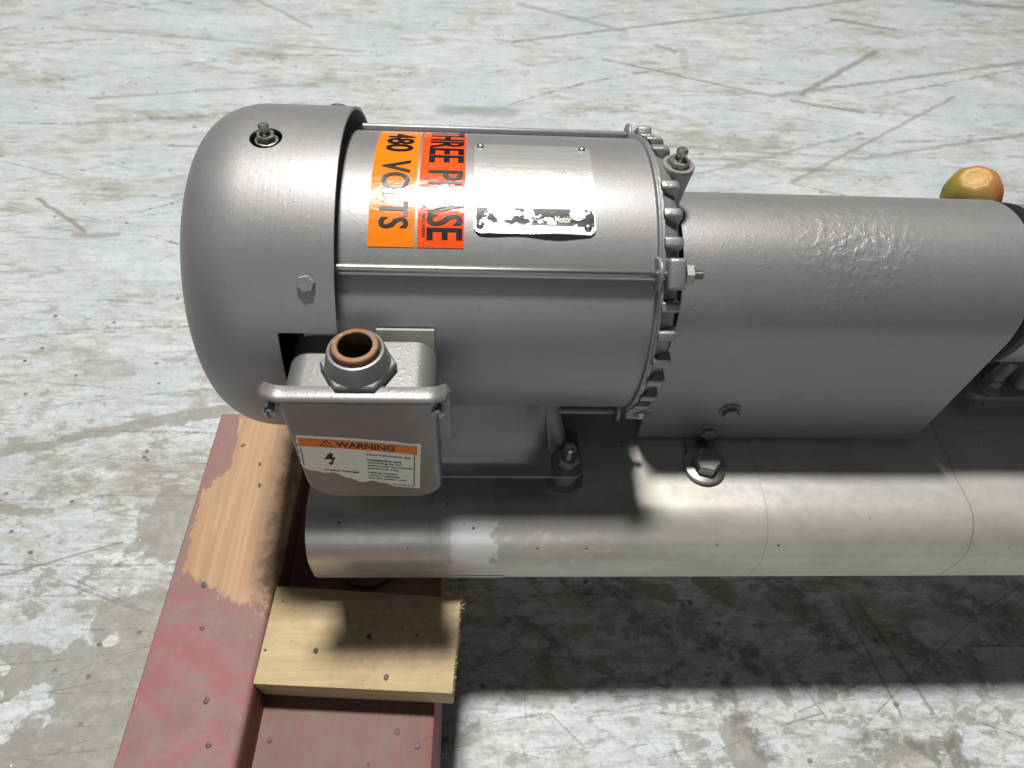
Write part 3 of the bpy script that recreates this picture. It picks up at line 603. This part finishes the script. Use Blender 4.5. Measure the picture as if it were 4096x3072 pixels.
# end bell with radial fins
bm = B(); lathe(bm, (0, 0, 0), (1, 0, 0), [(9.80, 8.45), (9.95, 8.45), (10.05, 8.25), (10.35, 8.12), (10.68, 8.0), (10.86, 7.75), (10.93, 7.2), (11.0, 6.6), (11.05, 4.5), (11.1, 3.2), (12.6, 3.0), (12.6, 1.6), (14, 1.4)], 96)
bell = obj('end_bell', bm, 'paint_cast', motor, 35)
b = B()
prism(b, rrect(9.88, 10.95, 7.4, 8.66, (0.1, 0.1, 0.34, 0.08), 4), lambda x, z: (x, -0.29, z-ZA), lambda x, z: (x, 0.29, z-ZA), 0.15, 3)
fin_me = mesh_of('cooling_fin', b, 'paint_cast', Vector((0, 0, 0)), 40)
for k in range(32):
    deg = k*11.25+0.3
    if k % 8 == 4 or k == 0 or 17 <= k <= 19: continue
    o = bpy.data.objects.new('cooling_fin', fin_me); link(o, bell); o.location = W((0, 0, 0))-ORG[bell.name]
    o.rotation_euler = (math.radians(deg)+random.uniform(-.006, .006), 0, 0); o.scale = (1, 1+random.uniform(-.06, .06), 1)
for deg in (-45, 45, 135, 225):
    b = B(); box(b, 9.95, 10.9, -0.82, 0.82, 7.9, 9.18, 0.2, 3)
    for v in b.verts: v.co = Matrix.Rotation(math.radians(deg), 3, 'X') @ v.co
    obj('tie_rod_lug', b, 'paint_cast', bell)
    # clipped ear of the body band round the rod
    c = cyl(8.55, 9.42, deg); b = B(); lathe(b, c, (1, 0, 0), [(0, 0.82), (0.07, 0.88), (0.17, 0.88), (0.24, 0.82)], 32); obj('rod_ear', b, 'paint_cast', bell)
# grease boss at the top of the bell
ax = Vector((0.03, 0.02, 1)).normalized(); c0 = Vector((11.15, 0.35, 4.6))
bm = B(); lathe(bm, c0, ax, [(0, 0.7), (1.2, 0.74), (2.3, 0.8), (3.25, 0.9), (3.55, 0.92), (3.62, 0.88), (3.62, 0.68), (3.3, 0.62)], 36); obj('grease_boss', bm, 'paint_cast', motor)
greaser(motor, c0+ax*3.42, ax, 1.12)
bm = B(); box(bm, 10.4, 11.3, -0.15, 0.85, 5.0, 7.6, 0.18); obj('boss_rib', bm, 'paint_cast', motor)
# nameplate with curled lower edge
NX0, NX1, NA0, NA1 = 0.0, 6.33, -11.0, 32.0
def plate_off(u, v):
    t = max(0, (v-0.90)/0.10); return 0.02+0.17*t*t*(0.55+0.45*math.cos(u*9.0))*(1-abs(2*u-1)**3)+0.05*t
def plate_pt(u, v, e=0.0):
    a = NA0+(NA1-NA0)*v; return cyl(RB+plate_off(u, v)+e, NX0+(NX1-NX0)*u, a)
out = rrect(0, 1, 0, 1, 0.05, 4); bm = B(); nu, nv = 24, 40
sheet(bm, lambda u, v: (plate_pt(min(max(u, 0.045*max(0, 1-v/0.05, 1-(1-v)/0.05)**2), 1-0.045*max(0, 1-v/0.05, 1-(1-v)/0.05)**2), v), cyln(NA0+(NA1-NA0)*v)), nu, nv, 0.045)
plate = obj('nameplate', bm, 'plate', motor, 40)
bm = B(); sheet(bm, lambda u, v: (plate_pt(0.02+0.965*u, 0.775+0.155*v, 0.045), cyln(20)), 20, 8, 0.006); obj('black_panel', bm, 'panel', plate)
for (x, a) in ((0.33, -8.9), (5.93, -8.9), (0.33, 29.4), (5.9, 29.3)):
    b = B(); v_ = (a-NA0)/(NA1-NA0); e = plate_off((x-NX0)/(NX1-NX0), v_)
    lathe(b, cyl(RB+e+0.04, x, a), cyln(a), [(0, 0.21), (0.06, 0.20), (0.12, 0.14), (0.15, 0.03)], 16); obj('rivet', b, 'bare_steel', plate, 60)
def on_plate(x, a):                                              # upright text on the plate: u along x, v up the plate
    return lambda u, v: plate_pt((x+u-NX0)/(NX1-NX0), (a-math.degrees(v/RB)-NA0)/(NA1-NA0), 0.055)
bm = B()
for a in (-3.6, -1.2, 1.4, 4.0, 7.0, 10.0, 12.2):
    x1 = 6.1 if a < 5 else 4.35
    sheet(bm, lambda u, v: (plate_pt((0.35+(x1-0.35)*u-NX0)/(NX1-NX0), (a+0.22*v-NA0)/(NA1-NA0), 0.046), cyln(a)), 10, 1, 0.004)
for x in (4.5, 5.1, 5.75):
    for a in (4.8, 6.5, 8.0, 13.5, 15): lettering(bm, 'I', 0.26, 0.7, on_plate(x, a), 0.0)
lettering(bm, '81.5', 0.42, 1, on_plate(3.85, 10.9), 0.005, wid=0.62); lettering(bm, 'LOWER VOLTAGE', 0.17, 1, on_plate(5.3, 10.3), 0.0, wid=1.5)
obj('engraving', bm, 'engrave', plate, None)
bm = B(); lettering(bm, 'Motor', 0.36, 1, on_plate(4.62, 26.3), 0.012, wid=0.86)
obj('maker_word', bm, 'label_white', plate, None)
bm = B()
sheet(bm, lambda u, v: (plate_pt((5.38+(0.40+0.06*math.cos(14*u*2*PI))*v*math.cos(2*PI*u)-NX0)/(NX1-NX0), (24.0+math.degrees((0.40)*v*math.sin(2*PI*u)/RB)-NA0)/(NA1-NA0), 0.056), cyln(24)), 56, 2, 0.006)
emb = obj('emblem', bm, 'plate', plate, None)
bm = B(); lettering(bm, 'W', 0.24, 1, lambda u, v: on_plate(5.38, 23.3)(u, v)+cyln(24)*0.012, 0.01, wid=0.42)
sheet(bm, lambda u, v: (plate_pt((5.18+0.4*u-NX0)/(NX1-NX0), (25.6+0.45*v-NA0)/(NA1-NA0), 0.066), cyln(25)), 4, 1, 0.004)
obj('emblem_mark', bm, 'steel_bolt', plate, None)
# stickers
def sticker(name, x0, x1, a0, a1, mat, skew, label):
    b = B()
    def f(u, v):
        a = a0+(a1-a0)*v; x = x0+(x1-x0)*u+skew*(v-0.5); lift = 0.02
        return cyl(RB+lift, x, a), cyln(a)
    sheet(b, f, 6, 44, 0.012); return obj(name, b, mat, motor, 60, label=label)
s1 = sticker('voltage_sticker', -5.30, -2.97, -26.6, 37.5, 'orange', -0.10, 'orange sticker reading 480 VOLTS')
s2 = sticker('phase_sticker', -2.83, -0.46, -26.5, 37.5, 'red_orange', -0.08, 'red orange sticker reading THREE PHASE')
def down(x, a, e=0.062):                                         # reads downwards round the body, letter tops to the right
    return lambda u, v: cyl(RB+e, x+v, a+math.degrees(u/RB))
bm = B()
def word(bm, txt, x, a0, a1, h): lettering(bm, txt, h, 1, down(x, (a0+a1)/2), 0.032, wid=math.radians(a1-a0)*RB)
word(bm, '480', -4.03, -20.4, -3.6, 1.5); word(bm, 'VOLTS', -4.08, 1.8, 31.0, 1.52); obj('lettering', bm, 'ink', s1, None)
bm = B(); word(bm, 'THREE', -1.48, -26.0, 2.4, 1.86); word(bm, 'PHASE', -1.48, 6.7, 34.7, 1.86); obj('lettering', bm, 'ink', s2, None)
bm = B(); lettering(bm, 'CAT. NO. 44231', 0.17, 1, down(-2.55, 27.0), 0.004, wid=1.9); obj('small_print', bm, 'red_ink', s2, None)
# mounting feet: pressed steel, front and back
for sgn in (1, -1):
    def fy(y): return -sgn*y
    b = B()
    # upright web, flange, and closed right end
    path = [(6.6, -4.2), (7.6, -5.2), (8.25, -7.2), (8.6, -8.3), (9.0, -8.72), (9.72, -8.8)]
    vo = []; xs = [-6.5, 3.2, 4.2, 4.75, 5.1, 5.25]
    for x in xs:
        k = max(0.0, (x-3.2)/2.05); back = 1.6*k*k
        vo.append([b.verts.new((x+0.22*(z+8.8)*-0.12*k, fy(max(y-back*(1 if z > -8.5 else 0.0), 4.5)), z)) for (y, z) in path])
    for p, q in zip(vo, vo[1:]):
        for i in range(len(path)-1): b.faces.new((p[i], q[i], q[i+1], p[i+1]))
    bmesh.ops.recalc_face_normals(b, faces=list(b.faces)); bmesh.ops.solidify(b, geom=list(b.faces), thickness=0.14)
    foot = obj('mounting_foot', b, 'paint', motor, 50)
    b = B(); ep = [[(4.55, 5.9, -3.9), (5.0, 5.7, -4.1), (5.35, 5.3, -4.6)], [(4.75, 6.8, -5.2), (5.3, 6.6, -5.3), (5.7, 6.0, -5.6)], [(4.9, 7.4, -6.7), (5.6, 7.2, -6.8), (6.0, 6.5, -7.0)], [(5.1, 7.8, -8.2), (5.9, 7.6, -8.3), (6.4, 6.7, -8.4)], [(5.3, 8.1, -8.75), (6.1, 7.9, -8.75), (6.6, 6.9, -8.75)]]
    ev = [[b.verts.new((x, fy(y), z)) for x, y, z in r_] for r_ in ep]
    for p, q in zip(ev, ev[1:]):
        for i in (0, 1): b.faces.new((p[i], q[i], q[i+1], p[i+1]))
    bmesh.ops.recalc_face_normals(b, faces=list(b.faces)); bmesh.ops.solidify(b, geom=list(b.faces), thickness=0.12); obj('end_gusset', b, 'paint', foot, 60)
    b = B(); fl_ = [(-6.5, 6.0), (7.0, 6.0), (7.3, 6.4), (7.3, 9.4), (7.0, 9.74), (-6.5, 9.7)]
    prism(b, fl_, lambda x, y: (x, fy(y), -8.95), lambda x, y: (x, fy(y), -8.72), 0.04, 2); obj('flange', b, 'paint_dark', foot)
    c = Vector((6.4, fy(8.6), -8.72))
    b = B(); lathe(b, c, (0, 0, 1), [(0, 1.0), (0.12, 1.0), (0.14, 0.75), (0.2, 0.75), (0.24, 0.72)], 28); obj('washer', b, 'paint_dark', foot)
    b = B(); hexnut(b, c+Vector((0, 0, 0.24)), (0, 0, 1), 0.76, 0.6, 0.1); obj('nut', b, 'paint_dark', foot, 25)
    b = B(); pr = [(0.7, 0.38)]
    for i in range(11): pr += [(0.74+i*0.1, 0.42), (0.79+i*0.1, 0.36)]
    pr += [(1.86, 0.34), (1.92, 0.26)]; lathe(b, c, (0, 0, 1), pr, 16); obj('stud', b, 'bare_steel', foot, 80)
# junction box
bm = B(); prism(bm, rrect(-9.5, -1.85, -7.25, 2.9, (1.7, 1.6, 1.1, 1.1), 8), lambda x, z: (x*0.985-0.07, -7.4, z), lambda x, z: (x, -11.35, z), 0.0)
jb = obj('junction_box', bm, 'box', motor, 40)
# cover: pressed cap, with a rolled lip and two ears
bm = B()
prism(bm, rrect(-9.62, -1.72, -7.35, 2.97, (1.8, 1.7, 0.35, 0.35), 8), lambda x, z: (x, -11.36, z), lambda x, z: (x+0.012*(-4-z)*0.0, -12.0, z), 0.38, 5, (False, True))
jc = obj('box_cover', bm, 'box', jb, 40)
def lip_z(x):
    e = max(0.0, (abs(x+5.68)-3.6)/0.9); return 3.12+0.42*min(1, e)**1.7
bm = B(); lip = []
nl = 40; sec = [(-11.3, -0.12), (-11.36, 0.06), (-11.6, 0.10), (-12.0, 0.09), (-12.16, 0.03), (-12.26, -0.06), (-12.25, -0.14), (-12.08, -0.18), (-11.5, -0.17)]
for i in range(nl+1):
    x = -10.32+(9.28)*i/nl; z = lip_z(x); edge = max(0.0, (abs(x+5.68)-4.40)/0.24); k = math.sqrt(max(0.02, 1-min(1, edge)**2))
    lip.append([bm.verts.new((x, -11.75+(y+11.75)*k, z-0.15+(dz+0.15)*k)) for y, dz in sec])
for a, b in zip(lip, lip[1:]):
    for j in range(len(sec)): bm.faces.new((a[j], b[j], b[(j+1) % len(sec)], a[(j+1) % len(sec)]))
bm.faces.new(lip[0]); bm.faces.new(lip[-1][::-1]); bmesh.ops.recalc_face_normals(bm, faces=list(bm.faces))
obj('rolled_lip', bm, 'box', jb, 60)
bm = B(); prism(bm, rrect(-2.3, -1.06, -1.5, 3.2, (0.1, 0.5, 0.2, 0.1), 4), lambda x, z: (x, -11.3, z), lambda x, z: (x, -11.55, z), 0.1, 2)
obj('cover_ear', bm, 'box', jb)
bm = B(); prism(bm, rrect(-10.3, -9.2, 0.9, 3.2, (0.5, 0.1, 0.1, 0.3), 4), lambda x, z: (x, -11.3, z), lambda x, z: (x, -11.55, z), 0.1, 2); obj('cover_ear', bm, 'box', jb)
for x in (-10.05, -1.70):
    b = B(); c = Vector((x, -11.55, 1.80)); lathe(b, c, (0, -1, 0.12), [(0, 0.18), (0.42, 0.18), (0.44, 0.33), (0.54, 0.33), (0.62, 0.24), (0.65, 0.05)], 20)
    s_ = obj('cover_screw', b, 'steel_bolt', jb, 40)
    b = B(); box(b, x-0.03, x+0.03, -12.215, -12.17, 1.66, 2.08); obj('slot', b, 'dark', s_)
bm = B(); sheet(bm, lambda u, v: (cyl(8.5, -5.0+3.0*u, 66.0+14*v), cyln(69)), 4, 6, 0.22); obj('box_gasket', bm, 'gasket', motor)
bm = B(); box(bm, -9.3, -2.0, -9.0, -7.2, -6.5, 2.4, 0.2); obj('box_neck', bm, 'paint_cast', motor)
# conduit hub on top of the box
hc = Vector((-5.70, -10.1, 2.88)); ax = Vector((0.0, 0.05, 1)).normalized()
bm = B(); lathe(bm, hc+ax*0.55, ax, [(0, 1.66), (0.12, 1.62), (0.9, 1.44), (1.0, 1.38), (1.02, 1.26), (0.8, 1.15), (-0.4, 1.12)], 56, cap0=False, cap1=False)
hub = obj('conduit_hub', bm, 'box', motor, 30)
bm = B(); lathe(bm, hc, ax, [(0, 1.92), (0.52, 1.92), (0.60, 1.82)], 6, 0, uref=(1, 0, 0)); hx = obj('hex_flange', bm, 'box', hub, 30)
bm = B(); lathe(bm, hc-ax*1, ax, [(0, 1.2), (3, 1.2)], 32); boolean(hx, bm)
bm = B(); lathe(bm, hc+ax*1.2, ax, [(0, 1.15), (0.28, 1.15), (0.34, 1.10), (0.38, 1.14), (0.60, 1.14), (0.66, 1.09), (0.68, 0.88), (0.62, 0.84), (-0.2, 0.83)], 56, cap0=False, cap1=False); obj('bushing_end', bm, 'rust', hub, 30)
bm = B(); lathe(bm, hc+ax*1.0, ax, [(0.84, 0.84), (0.0, 0.83), (-0.5, 0.82), (-0.5, 0.62), (-0.58, 0.60), (-0.90, 0.60)], 48, cap0=False, cap1=False); bmesh.ops.reverse_faces(bm, faces=list(bm.faces)); obj('bore', bm, 'thread', hub, 30)
bm = B(); lathe(bm, hc+ax*0.04, ax, [(0, 0.66), (0.04, 0.66)], 32); obj('bore_shade', bm, 'dark', hub)  # black disc standing in for the shade deep in the hub
# warning label on the box cover
YL = -12.006
LC = [(-9.20, -0.28), (-2.72, -1.12), (-3.05, -6.1), (-9.62, -4.9)]     # full label corners: tl, tr, br, bl
def lab(s, t, e=0.0):                                            # s across, t down
    a = Vector(LC[0]).lerp(Vector(LC[1]), s); b_ = Vector(LC[3]).lerp(Vector(LC[2]), s); p = a.lerp(b_, t); p.y += 0.10*math.sin(PI*s)*(1-t); return Vector((p.x, YL-e, p.y))
def tear(s): return min(1.0, 0.70+0.04*math.sin(17*s)+0.015*math.sin(41*s)+(0.16*s/0.3 if s < 0.3 else 0.16+0.16*(s-0.3)/0.55))
bm = B(); ns, nt = 48, 10; gr = []
for i in range(ns+1):
    s = i/ns; tt = tear(s); top = 0.012*math.sin(23*s)*(s > 0.75); gr.append([bm.verts.new(lab(s+(0.012*math.sin(9*j) if i == 0 else 0), top+(tt-top)*j/nt)) for j in range(nt+1)])
for i in range(ns):
    for j in range(nt): bm.faces.new((gr[i][j], gr[i+1][j], gr[i+1][j+1], gr[i][j+1]))
bmesh.ops.recalc_face_normals(bm, faces=list(bm.faces)); bmesh.ops.solidify(bm, geom=list(bm.faces), thickness=0.01)
wl = obj('warning_label', bm, 'label_white', motor, None, label='white warning label with an orange band, torn along its lower edge')
def quad(bm, s0, s1, t0, t1, e, n=16):
    r = [[bm.verts.new(lab(s0+(s1-s0)*i/n, t, e)) for t in (t0, t1)] for i in range(n+1)]
    for a, b in zip(r, r[1:]): bm.faces.new((a[0], b[0], b[1], a[1]))
def wlab(s, t, e): 
    hu = lab(s, t, e)
    def fn(u, v): return lab(s+u/6.55, t-v/4.9, e)
    return fn
bm = B(); quad(bm, 0.012, 0.972, 0.055, 0.225, 0.016); obj('orange_band', bm, 'label_orange', wl, None)
bm = B(); lettering(bm, 'WARNING', 0.56, 1, wlab(0.545, 0.14, 0.020), 0.022, wid=3.15)
def tri(bm, cx, t, k, e):
    vs = [bm.verts.new(lab(cx+x*k/6.55, t-y*k/4.9, e)) for x, y in ((-0.42, -0.3), (0.42, -0.3), (0, 0.42))]; bm.faces.new(vs)
tri(bm, 0.235, 0.140, 0.95, 0.018); obj('warning_word', bm, 'ink_matt', wl, None)
bm = B(); tri(bm, 0.235, 0.146, 0.66, 0.021); obj('triangle_fill', bm, 'label_orange', wl, None)
bm = B(); lettering(bm, '!', 0.30, 1.2, wlab(0.235, 0.15, 0.024), 0.012)
quad(bm, 0.018, 0.026, 0.25, 0.66, 0.016); quad(bm, 0.945, 0.953, 0.225, 0.95, 0.016); quad(bm, 0.75, 0.95, 0.945, 0.955, 0.016, 6)
for (t, txt, w) in ((0.315, 'Read instruction tag', 2.35), (0.425, 'Installation and', 1.85), (0.490, 'servicing to be', 1.85), (0.552, 'performed by trained', 2.45), (0.615, 'personnel only.', 1.75), (0.715, 'Lifting means', 1.65), (0.777, 'when supplied', 1.75), (0.840, 'are for motor only', 2.15)):
    lettering(bm, txt, 0.215, 1, (lambda tt: lambda u, v: lab(0.555+u/6.55, tt-v/4.9, 0.018))(t), 0.006, 'LEFT', wid=w)
lettering(bm, 'ardous Voltage.', 0.22, 1, wlab(0.335, 0.735, 0.018), 0.008, wid=1.95)
obj('instructions', bm, 'ink_matt', wl, None)
bm = B(); zz = [(-.02, .75), (.22, .75), (.0, .14), (.34, .26), (.12, -.45), (.24, -.40), (.02, -.85), (-.14, -.46), (0, -.48), (.12, .0), (-.34, -.10)]
vs = [bm.verts.new(lab(0.245+x*0.95/6.55, 0.475-y*0.85/4.9, 0.018)) for x, y in zz]; f = bm.faces.new(vs); bmesh.ops.triangulate(bm, faces=[f]); obj('bolt_symbol', bm, 'ink_matt', wl, None)

# ------------------------------------------------------------------ coupling guard
guard = thing('coupling_guard', 'plain grey half round coupling guard between motor and pump with lumpy paint', 'guard', (22, 0, -11))
RG = 5.38; gx0, gx1 = 11.9, 32.75; zb = -10.6
def gsec():
    p = [(-RG, zb), (-RG, -7), (-RG, -3.5)]
    for i in range(49):
        a = PI-PI*i/48; p.append((RG*math.cos(a), RG*math.sin(a)))
    return p+[(RG, -3.5), (RG, -7), (RG, zb)]
g0 = gsec(); bm = B(); ro = []; ri = []
for x in (gx0, gx0+0.1, 17, 22, 27, gx1-0.1, gx1):
    ro.append([bm.verts.new((x, y, z)) for y, z in g0]); ri.append([bm.verts.new((x, y*(1-0.16/RG), z*(1-0.16/RG) if z > 0 else z)) for y, z in g0])
for k in range(len(ro)-1):
    for i in range(len(g0)-1):
        bm.faces.new((ro[k][i], ro[k+1][i], ro[k+1][i+1], ro[k][i+1])); bm.faces.new((ri[k][i], ri[k][i+1], ri[k+1][i+1], ri[k+1][i]))
    for i in (0, -1): bm.faces.new((ro[k][i], ri[k][i], ri[k+1][i], ro[k+1][i]))
for k in (0, -1):
    for i in range(len(g0)-1): bm.faces.new((ro[k][i], ro[k][i+1], ri[k][i+1], ri[k][i]))
bmesh.ops.recalc_face_normals(bm, faces=list(bm.faces)); obj('guard_shell', bm, 'paint_guard', guard, 30)
# holding bracket with its bolt on the base
bm = B(); box(bm, 15.4, 17.5, -5.25, -5.05, -10.7, -7.0, 0.03); box(bm, 15.4, 17.5, -8.0, -5.05, -10.80, -10.58, 0.03); br = obj('bracket', bm, 'steel_bolt', guard)
bm = B(); lathe(bm, (16.45, -7.75, -10.9), (0, 0, 1), [(0, 1.45), (0.12, 1.48), (0.36, 1.48), (0.40, 1.42)], 40); obj('washer', bm, 'bare_steel', br)
bm = B(); hexnut(bm, (16.45, -7.75, -10.5), (0, 0, 1), 1.0, 0.78, 0.28, chamfer=0.1); lathe(bm, (16.45, -7.75, -9.72), (0, 0, 1), [(0, 0.7), (0.02, 0.68)], 6, 0.28); obj('base_bolt', bm, 'bare_steel', br, 20)
for (x, z) in ((17.75, -7.25), (16.9, -9.75)):
    b = B(); lathe(b, (x, -RG, z), (0, -1, 0), [(0, 0.78), (0.10, 0.78), (0.13, 0.72)], 28); hexnut(b, (x, -RG-0.12, z), (0, -1, 0), 0.58, 0.34, 0.2); obj('guard_bolt', b, 'paint_dark', guard, 25)

# ------------------------------------------------------------------ pump housing at the right edge
pump = thing('pump_housing', 'dark grey pump bearing housing with yellow zinc plug at the right edge of the guard', 'pump', (38, 0, -12))
bm = B(); lathe(bm, (0, 0, 0), (1, 0, 0), [(30, 2.0), (33.3, 2.0), (33.3, 5.0), (33.5, 5.25), (34.0, 5.25)], 64); obj('seal', bm, 'black_rubber', pump)
bm = B(); lathe(bm, (0, 0, 0), (1, 0, 0), [(34.0, 4.4), (34.05, 5.0), (34.6, 5.15), (44, 5.2), (44.5, 5.6), (50.0, 5.6)], 72); hb = obj('housing', bm, 'paint_cast', pump)
bm = B(); lathe(bm, (34.95+1.95, 7.2+0.6, -2+0.45), (-0.42, -0.10, 0.9), [(-2, 1.5), (1.6, 1.6), (2.3, 1.85), (3.1, 1.98), (3.9, 1.92), (4.3, 1.80), (4.75, 1.55), (5.05, 1.22), (5.2, 0.9), (5.18, 0.85), (5.22, 0.55), (5.24, 0.3), (5.25, 0.05)], 8, 0.30)
bmesh.ops.bevel(bm, geom=[e for e in bm.edges if min(Vector(v.co-Vector((36.9, 7.8, -1.55))).cross(Vector((-0.42, -0.10, 0.9)).normalized()).length for v in e.verts) > 1.1 and abs((e.verts[0].co-e.verts[1].co).normalized().dot(Vector((-0.42, -0.10, 0.9)).normalized())) > 0.3], offset=0.24, segments=3, profile=0.5, affect='EDGES')
obj('plug', bm, 'zinc', pump, 75)
bm = B(); box(bm, 36.2, 47, 4.6, 8.0, -3, 0.6, 0.3); obj('inlet_flange', bm, 'rust', pump)
bm = B(); prism(bm, rrect(37.4, 48, -2.7, 2.7, (1.1, 0.3, 0.3, 1.1), 6), lambda x, y: (x, y, -9.7), lambda x, y: (x, y, -9.0), 0.14, 3); pf = obj('pump_foot', bm, 'paint_dark', pump)
bm = B(); hexa(bm, [(39.0, -2.0, -10.95), (48, -2.0, -10.95), (48, 2.0, -10.95), (39.0, 2.0, -10.95), (39.2, -1.9, -9.6), (48, -1.9, -9.6), (48, 1.9, -9.6), (39.2, 1.9, -9.6)], 0.2, 2); obj('pedestal', bm, 'paint_dark', pump)
bm = B(); hexa(bm, [(40.9, -2.3, -9.02), (48, -2.3, -9.02), (48, 2.3, -9.02), (40.9, 2.3, -9.02), (40.2, -2.0, -4.0), (48, -2.0, -4.0), (48, 2.0, -4.0), (40.2, 2.0, -4.0)], 0.5, 3); obj('leg', bm, 'paint_cast', pump)
b = B(); c = (39.3, -1.55, -9.0); lathe(b, c, (0, 0, 1), [(0, 1.0), (0.2, 1.0), (0.22, 0.8), (0.35, 0.8)], 28); hexnut(b, Vector(c)+Vector((0, 0, 0.35)), (0, 0, 1), 0.72, 0.6, 0.2); obj('foot_nut', b, 'paint_dark', pf, 30)
b = B(); lathe(b, Vector(c)+Vector((0, 0, 0.9)), (0, 0, 1), [(0, 0.5), (1.7, 0.5), (1.95, 0.35), (2.0, 0.1)], 16); obj('foot_stud', b, 'paint_dark', pf, 30)
